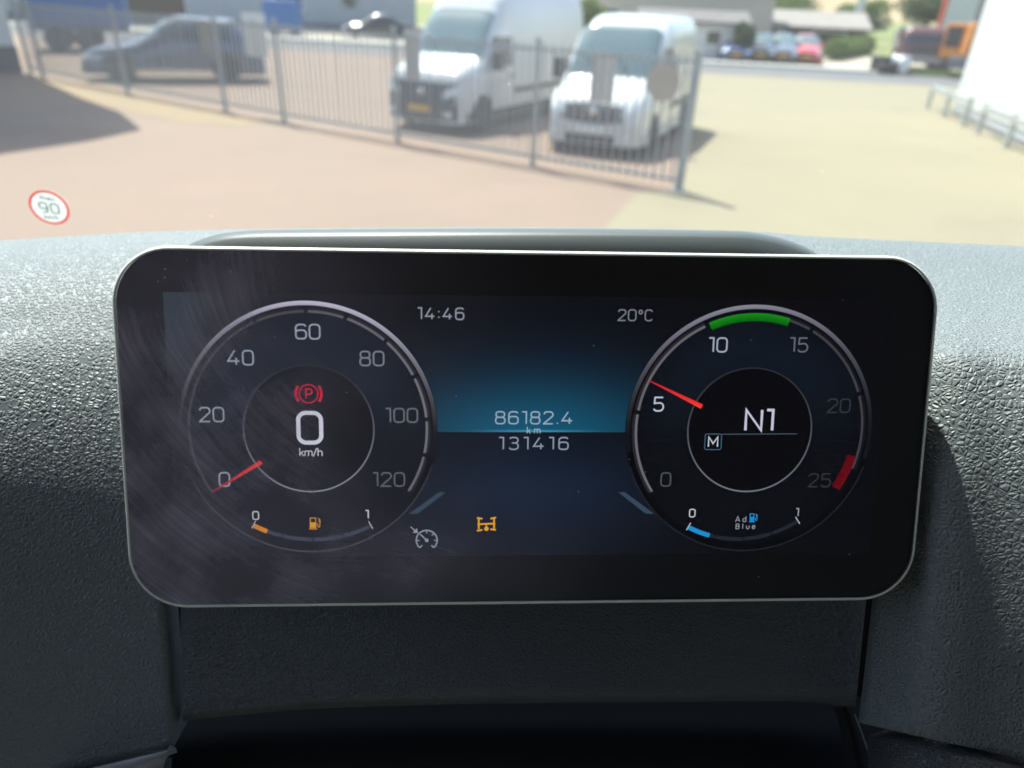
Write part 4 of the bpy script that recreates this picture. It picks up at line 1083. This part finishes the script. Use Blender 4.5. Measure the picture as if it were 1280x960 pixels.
def pump(parent, px, py, s, col, body2):
    mb = MB(); q = lambda x, y: (px+x*s, py-y*s)
    poly(mb, [q(-7, -8), q(3, -8), q(3, -6.5), q(-7, -6.5)], .0004, col)
    poly(mb, [q(-6, -6), q(2, -6), q(2, 1), q(-6, 1)], .0004, body2)
    poly(mb, [q(-6, 1), q(-4.6, 1), q(-4.6, 7), q(-6, 7)], .0004, col); poly(mb, [q(.6, 1), q(2, 1), q(2, 7), q(.6, 7)], .0004, col); poly(mb, [q(-4.6, 5.8), q(.6, 5.8), q(.6, 7), q(-4.6, 7)], .0004, col)
    ribbon(mb, [Lp(*q(*p)) for p in ((2.2, -1), (4.2, -1), (4.4, -5), (6.4, -5), (7, 2), (6, 5), (4, 6.5))], 1.1*s*PXM, .00041, col)
    poly(mb, [q(5.2, 1), q(7.4, 1), q(7.4, 4.5), q(5.2, 4.5)], .00043, col)
    mb.build('pump_icon', scr, parent, colors=True, recalc=False)
pump(FG, 393.5, 653.5, 1.0, E(205, 140, 40), E(220, 160, 60)); pump(AG, 941, 646.5, .72, E(50, 150, 215), E(20, 135, 215))
text('fluid_text', 'Ad', 925.5, 648.5, 7, E(140, 145, 156), w=.15, gap=.25, parent=AG, total=13.5); text('fluid_text', 'Blue', 931.5, 657.5, 6.5, E(145, 150, 160), w=.16, gap=.4, parent=AG, total=25)
# readouts
text('clock_readout', '14:46', 551, 392, 13.5, E(146, 152, 166), w=.12, gap=.3, wide=1.0, total=55)
text('temperature_readout', '20oC', 794, 394, 13, E(120, 126, 138), w=.115, gap=.18, total=42)
text('odometer_readout', '86182.4', 667.5, 522, 15, E(150, 172, 190), w=.115, gap=.26, wide=1.08, total=95)
text('odometer_unit', 'km', 667, 537.5, 8, E(160, 185, 198), w=.13, gap=.2, total=16)
text('distance_readout', '131416', 667, 554, 15, E(140, 152, 170), w=.115, gap=.26, wide=1.08, total=86)
for pts in (((549, 615), (557.6, 615), (522, 642), (511, 642)), ((772.5, 615), (781, 615), (817.5, 642), (807, 642))):
    mb = MB(); poly(mb, pts, .0003, E(52, 72, 88)); mb.build('gauge_blade', scr, disp, colors=True, recalc=False)
# faint perspective dots on the lower centre
mb = MB()
for i in range(-7, 8):
    for j in range(13):
        t = (j+1)/13; py = 592+92*t**1.3; px = 667+i*(11+9*t)
        if py < 600: continue
        p = Lp(px, py); s_ = .00011; mb.add([(p.x-s_, p.y-s_, .00028), (p.x+s_, p.y-s_, .00028), (p.x+s_, p.y+s_, .00028), (p.x-s_, p.y+s_, .00028)], [(0, 1, 2, 3)], E(58, 84, 112))
mb.build('horizon_dots', scr, disp, colors=True, recalc=False)['kind'] = 'stuff'
# cruise control symbol
mb = MB(); c = Lp(533.5, 675); k = PXM; colw = E(150, 158, 172)
arcband(mb, c, 12.2*k, 14*k, -48, 228, .0004, lambda t: colw, 50)
for a in (-48, 228): ribbon(mb, [(c.x+r_*k*math.cos(R(a)), c.y+r_*k*math.sin(R(a))) for r_ in (8.5, 13)], 1.7*k, .00041, colw)
for a in (0, 45, 90, 180): ribbon(mb, [(c.x+r_*k*math.cos(R(a)), c.y+r_*k*math.sin(R(a))) for r_ in (9, 12.5)], 1.4*k, .00042, colw)
ribbon(mb, [(c.x, c.y), (c.x-8*k, c.y+8*k)], 1.7*k, .00043, colw); arcband(mb, c, .01*k, 2.4*k, 0, 360, .00044, lambda t: colw, 16)
ribbon(mb, [Lp(513.5, 658), Lp(520, 664)], 1.5*k, .00041, colw); poly(mb, [(522.5, 666), (521.5, 659.5), (516, 665.5)], .00042, colw)
mb.build('cruise_icon', scr, disp, colors=True, recalc=False)['label'] = 'pale speed control symbol with an arrow'
# differential lock symbol
mb = MB(); cola = E(232, 165, 40)
for a, b in (((597, 655), (619, 654)), ((598.5, 648), (598.5, 661)), ((617.5, 647.5), (617.5, 660.5)), ((596, 647), (603, 648)), ((613, 648), (620, 646.5)), ((596, 663), (603, 662)), ((613, 661), (620, 662))):
    ribbon(mb, [Lp(*a), Lp(*b)], 2.2*PXM, .0004+.00001*len(mb.f) % .00004, cola)
arcband(mb, Lp(608, 660.5), .01*PXM, 2.9*PXM, 0, 360, .00046, lambda t: cola, 18); ribbon(mb, [Lp(608, 655), Lp(608, 660)], 1.6*PXM, .00047, cola)
mb.build('axle_icon', scr, disp, colors=True, recalc=False)['label'] = 'amber axle lock symbol'

# cover glass with wipe marks, dust, fine scratches and painted-in reflections
def cover_mat():
    m = bpy.data.materials.new('cover_glass'); m.use_nodes = True; nt = m.node_tree; nt.nodes.clear()
    N = nt.nodes.new; out = N('ShaderNodeOutputMaterial'); tc = N('ShaderNodeTexCoord')
    def math_(op, a, b=None, c=None):
        n_ = N('ShaderNodeMath'); n_.operation = op
        for i, v in enumerate((a, b, c)):
            if v is None: continue
            if isinstance(v, (int, float)): n_.inputs[i].default_value = v
            else: lnk(nt, v, n_.inputs[i])
        return n_.outputs[0]
    def mr(v, a, b, c=0.0, d=1.0):
        n_ = N('ShaderNodeMapRange'); n_.interpolation_type = 'SMOOTHSTEP'
        for i, q in enumerate((a, b, c, d)): n_.inputs[i+1].default_value = q
        lnk(nt, v, n_.inputs[0]); return n_.outputs[0]
    sep = N('ShaderNodeSeparateXYZ'); lnk(nt, tc.outputs['Object'], sep.inputs[0]); X, Y = sep.outputs[0], sep.outputs[1]
    wob = N('ShaderNodeTexNoise'); wob.inputs['Scale'].default_value = 18; wob.inputs['Detail'].default_value = 3; lnk(nt, tc.outputs['Object'], wob.inputs[0])
    W = math_('MULTIPLY', math_('SUBTRACT', wob.outputs['Fac'], .5), .007)
    def swirl(cx, cy, freq, rough_, seed):      # streaks that run along arcs about a centre
        dx, dy = math_('SUBTRACT', X, cx), math_('SUBTRACT', Y, cy)
        r_ = math_('ADD', math_('SQRT', math_('ADD', math_('MULTIPLY', dx, dx), math_('MULTIPLY', dy, dy))), W)
        a_ = math_('ARCTAN2', dy, dx)
        cb = N('ShaderNodeCombineXYZ'); lnk(nt, math_('MULTIPLY', r_, freq), cb.inputs[0]); lnk(nt, math_('MULTIPLY', a_, 1.1), cb.inputs[1]); cb.inputs[2].default_value = seed
        n_ = N('ShaderNodeTexNoise'); n_.inputs['Scale'].default_value = 1.0; n_.inputs['Detail'].default_value = 7; n_.inputs['Roughness'].default_value = rough_
        lnk(nt, cb.outputs[0], n_.inputs[0]); return n_.outputs['Fac'], r_
    f1, r1 = swirl(-.035, .075, 520, .78, 1.3)
    s1 = mr(f1, .36, .74)
    
    f2, r2 = swirl(-.085, -.16, 900, .85, 5.1)
    s2 = mr(f2, .36, .78); 
    gx = math_('MULTIPLY', math_('SUBTRACT', X, -.045), 1/.06); gy = math_('MULTIPLY', math_('SUBTRACT', Y, -.058), 1/.022)
    blob2 = math_('EXPONENT', math_('MULTIPLY', math_('ADD', math_('MULTIPLY', gx, gx), math_('MULTIPLY', gy, gy)), -1.0))  # highlight painted near the lower edge, broken up by the scratches
    cl = N('ShaderNodeTexNoise'); cl.inputs['Scale'].default_value = 26; cl.inputs['Detail'].default_value = 5; lnk(nt, tc.outputs['Object'], cl.inputs[0])
    cloud = mr(cl.outputs['Fac'], .35, .70)
    leftness = mr(X, .02, -.15)
    band1 = math_('MULTIPLY', math_('MULTIPLY', mr(r1, .055, .085), mr(X, -.05, -.14)), math_('MULTIPLY_ADD', mr(cl.outputs['Fac'], .38, .62), .8, .2))   # big wipe over the left side, patchy
    base = math_('MULTIPLY', leftness, math_('MULTIPLY_ADD', cloud, .35, .55))  # haze towards the left: a purple-grey reflection painted into the glass
    v = N('ShaderNodeTexVoronoi'); v.inputs['Scale'].default_value = 420; v.inputs['Randomness'].default_value = 1; lnk(nt, tc.outputs['Object'], v.inputs[0])
    spk = math_('MULTIPLY', mr(v.outputs['Distance'], .26, .10), math_('GREATER_THAN', cl.outputs['Fac'], .40))
    vr = N('ShaderNodeSeparateXYZ'); lnk(nt, v.outputs['Color'], vr.inputs[0])
    dens = math_('MULTIPLY_ADD', math_('MULTIPLY', mr(X, -.10, -.15), mr(Y, .050, .066)), .40, .003)
    spk = math_('MULTIPLY', spk, math_('LESS_THAN', vr.outputs[0], dens))
    dirt_glare = math_('ADD', math_('MULTIPLY', base, .37), math_('MULTIPLY', math_('MULTIPLY', band1, math_('MULTIPLY_ADD', s1, .8, .2)), .48))
    dirt_glare = math_('ADD', dirt_glare, math_('MULTIPLY', blob2, math_('MULTIPLY_ADD', math_('MULTIPLY', s2, cloud), .45, .16)))
    dirt_glare = math_('ADD', dirt_glare, .012)
    dirt_glare = math_('ADD', dirt_glare, math_('MULTIPLY', spk, .55))
    dirt_glare = math_('MINIMUM', dirt_glare, .8)
    tr = N('ShaderNodeBsdfTransparent'); gl = N('ShaderNodeBsdfGlossy'); gl.inputs['Roughness'].default_value = .07; df = N('ShaderNodeBsdfDiffuse')
    df.inputs['Color'].default_value = (.66, .59, .70, 1)
    m1 = N('ShaderNodeMixShader'); lnk(nt, schlick(nt, .03), m1.inputs[0]); lnk(nt, tr.outputs[0], m1.inputs[1]); lnk(nt, gl.outputs[0], m1.inputs[2])
    m2 = N('ShaderNodeMixShader'); lnk(nt, dirt_glare, m2.inputs[0]); lnk(nt, m1.outputs[0], m2.inputs[1]); lnk(nt, df.outputs[0], m2.inputs[2])
    lnk(nt, m2.outputs[0], out.inputs['Surface']); return m
mb, n = ringloft(MB(), [(.0013, .0008)]); mb.f.append(tuple(range(n)))
mb.build('cover_glass', cover_mat(), disp)['label'] = 'glossy cover glass with dusty wipe marks and a painted reflection haze on its left side'

# ------------------------------------------------------------------ windscreen, speed sticker, cab shell
def pane_mat():
    m = bpy.data.materials.new('windscreen_pane'); m.use_nodes = True; nt = m.node_tree; nt.nodes.clear(); N = nt.nodes.new
    out = N('ShaderNodeOutputMaterial'); tc = N('ShaderNodeTexCoord')
    tr = N('ShaderNodeBsdfTransparent'); tr.inputs['Color'].default_value = (.88, .96, .93, 1)
    gl = N('ShaderNodeBsdfGlossy'); gl.inputs['Roughness'].default_value = .01
    m1 = N('ShaderNodeMixShader'); lnk(nt, schlick(nt, .05), m1.inputs[0]); lnk(nt, tr.outputs[0], m1.inputs[1]); lnk(nt, gl.outputs[0], m1.inputs[2])
    tl = N('ShaderNodeBsdfTranslucent'); tl.inputs['Color'].default_value = (.8, .82, .84, 1)
    n1 = N('ShaderNodeTexNoise'); n1.inputs['Scale'].default_value = 4; n1.inputs['Detail'].default_value = 6; lnk(nt, tc.outputs['Object'], n1.inputs[0])
    v = N('ShaderNodeTexVoronoi'); v.inputs['Scale'].default_value = 60; lnk(nt, tc.outputs['Object'], v.inputs[0])
    pk_ = N('ShaderNodeSeparateXYZ'); lnk(nt, v.outputs['Color'], pk_.inputs[0]); th = N('ShaderNodeMath'); th.operation = 'LESS_THAN'; th.inputs[1].default_value = .30; lnk(nt, pk_.outputs[0], th.inputs[0])
    a = N('ShaderNodeMapRange'); a.inputs[1].default_value = .3; a.inputs[2].default_value = .7; a.inputs[3].default_value = DUST*.85; a.inputs[4].default_value = DUST*1.15; lnk(nt, n1.outputs['Fac'], a.inputs[0])
    b = N('ShaderNodeMapRange'); b.inputs[1].default_value = .045; b.inputs[2].default_value = .02; b.inputs[3].default_value = 0; b.inputs[4].default_value = .5; lnk(nt, v.outputs['Distance'], b.inputs[0])
    sp_ = N('ShaderNodeMath'); sp_.operation = 'MULTIPLY'; lnk(nt, b.outputs[0], sp_.inputs[0]); lnk(nt, th.outputs[0], sp_.inputs[1])
    ad = N('ShaderNodeMath'); ad.operation = 'ADD'; lnk(nt, a.outputs[0], ad.inputs[0]); lnk(nt, sp_.outputs[0], ad.inputs[1])
    m2 = N('ShaderNodeMixShader'); lnk(nt, ad.outputs[0], m2.inputs[0]); lnk(nt, m1.outputs[0], m2.inputs[1]); lnk(nt, tl.outputs[0], m2.inputs[2])
    lnk(nt, m2.outputs[0], out.inputs['Surface']); return m
DUST = .036
WX0, WX1 = -.95, 1.50
wb, wt = Vector((0, .53, 2.30)), Vector((0, .32, 3.42))     # foot and head of the windscreen
def wpt(x, s): 
    q = wb.lerp(wt, s); return Vector((x, q.y+.12*(1-((x-.275)/1.225)**2), q.z))
cab = empty('lorry_cab', 'dark cab interior shell of the lorry around the dashboard', 'cab', Matrix.Translation((0, 0, 1.2)))
def cbuild(mb, name, m, **k):
    mb.v = [(v[0], v[1], v[2]-1.2) for v in mb.v]; return mb.build(name, m, cab, **k)
ws = MB().grid([[wpt(lerp(WX0, WX1, k/24), i/8) for k in range(25)] for i in range(9)])
wso = cbuild(ws, 'windscreen', pane_mat(), smooth=True); wso['label'] = 'dusty windscreen glass'
liner = mat('headliner', (.50, .48, .45), .9, bump=.2, bscale=500)
inner = mat('cab_trim', (.22, .21, .20), .7, bump=.2, bscale=400)
cbuild(MB().box((-1.00, -1.5, 3.62), (1.54, .48, 3.68)), 'roof', liner)
cbuild(MB().box((-1.00, .30, 3.40), (1.54, .50, 3.62)), 'header', liner)
cbuild(MB().box((-1.00, -1.56, 1.2), (1.54, -1.5, 3.68)), 'rear_wall', inner)
cbuild(MB().box((-1.00, -1.5, 1.2), (1.54, .72, 1.26)), 'floor', inner)
cbuild(MB().box((-1.00, .70, 1.2), (1.54, .78, 2.28)), 'front_wall', inner)
for x0, x1 in ((-1.04, -1.00), (1.54, 1.58)):
    d_ = cbuild(MB().box((x0, -.45, 1.2), (x1, .78, 2.25)), 'door', inner)
    cbuild(MB().box((x0, -1.5, 1.2), (x1, -.45, 3.62)), 'side_wall', inner)
    cbuild(MB().box((x0, -.45, 3.30), (x1, .52, 3.62)), 'door_top', inner)
    xx = (x0+x1)/2; cbuild(MB().bar((xx, .54, 2.25), (xx, .33, 3.42), .07, .10, Vector((1, 0, 0))), 'windscreen_pillar', inner)
# driver's seat behind the camera
seatm = mat('seat_fabric', (.26, .26, .24), .9, bump=.3, bscale=300)
seat = empty('driver_seat', 'dark fabric driver seat behind the dashboard', 'seat', Matrix.Translation((0, -.30, 1.26)))
MB().box((-.26, -.25, .35), (.26, .25, .52)).build('cushion', seatm, seat, bevel=.06)
MB().box((-.25, -.42, .45), (.25, -.27, 1.15)).build('backrest', seatm, seat, bevel=.06)
MB().box((-.14, -.42, 1.18), (.14, -.31, 1.38)).build('headrest', seatm, seat, bevel=.05)
MB().box((-.2, -.25, 0), (.2, .2, .34)).build('pedestal', inner, seat)

# speed sticker on the inside of the windscreen
d = ray(64, 257); a, b, c0 = wpt(-.4, .1), wpt(-.6, .1), wpt(-.5, .3)
nrm = (b-a).cross(c0-a).normalized()
if nrm.y > 0: nrm = -nrm
t = (a-CC).dot(nrm)/d.dot(nrm); pos = CC+d*t+nrm*.004
sx = Vector((1, 0, 0)); sx = (sx-nrm*sx.dot(nrm)).normalized(); sy = nrm.cross(sx)
rz = Matrix.Rotation(R(-8), 4, 'Z')
SM = Matrix((sx, sy, nrm)).transposed().to_4x4(); SM.translation = pos; SM = SM @ rz
st = empty('speed_sticker', 'small round white sticker with red rim and number 90 on the windscreen', 'sticker', SM)
def lit(name, col):                        # thin vinyl: light from outside glows through it
    m = bpy.data.materials.new(name); m.use_nodes = True; nt = m.node_tree; nt.nodes.clear(); N = nt.nodes.new
    out = N('ShaderNodeOutputMaterial'); t_ = N('ShaderNodeBsdfTranslucent'); d_ = N('ShaderNodeBsdfDiffuse'); mx = N('ShaderNodeMixShader')
    t_.inputs[0].default_value = (*col, 1); d_.inputs[0].default_value = (*col, 1); mx.inputs[0].default_value = .35
    lnk(nt, t_.outputs[0], mx.inputs[1]); lnk(nt, d_.outputs[0], mx.inputs[2]); lnk(nt, mx.outputs[0], out.inputs['Surface']); return m
SR = .0153
def disc(r0, r1, z, n=56):
    mb = MB(); c = Vector((0, 0))
    return arcband(mb, c, r0, r1, 0, 360, z, lambda t: (1, 1, 1), n)
disc(1e-5, SR*.87, 0).build('face', lit('sticker_white', (.62, .66, .64)), st, recalc=False)
disc(SR*.872, SR, 0).build('red_rim', lit('sticker_red', (.55, .05, .05)), st, recalc=False)
ink = mat('sticker_ink', (.03, .04, .03), .7)
def sticker_text(name, s, cy, h, w):
    ws_ = [GL[ch][0] for ch in s]; gap = .34; tot = sum(ws_)+gap*(len(s)-1); x = -tot/2; mb = MB()
    for i, ch in enumerate(s):
        for k, path in enumerate(GL[ch][1]): ribbon(mb, [((x+a_)*h, cy+(b_-.5)*h) for a_, b_ in path], w*h, .0003+.00003*((i*3+k) % 7), (1, 1, 1))
        x += ws_[i]+gap
    mb.build(name, ink, st, recalc=False)
sticker_text('number', '90', -.0002, .0084, .12); sticker_text('small_print', 'Pneu', .0086, .0030, .2); sticker_text('small_print', 'km/h', -.0086, .0030, .2)
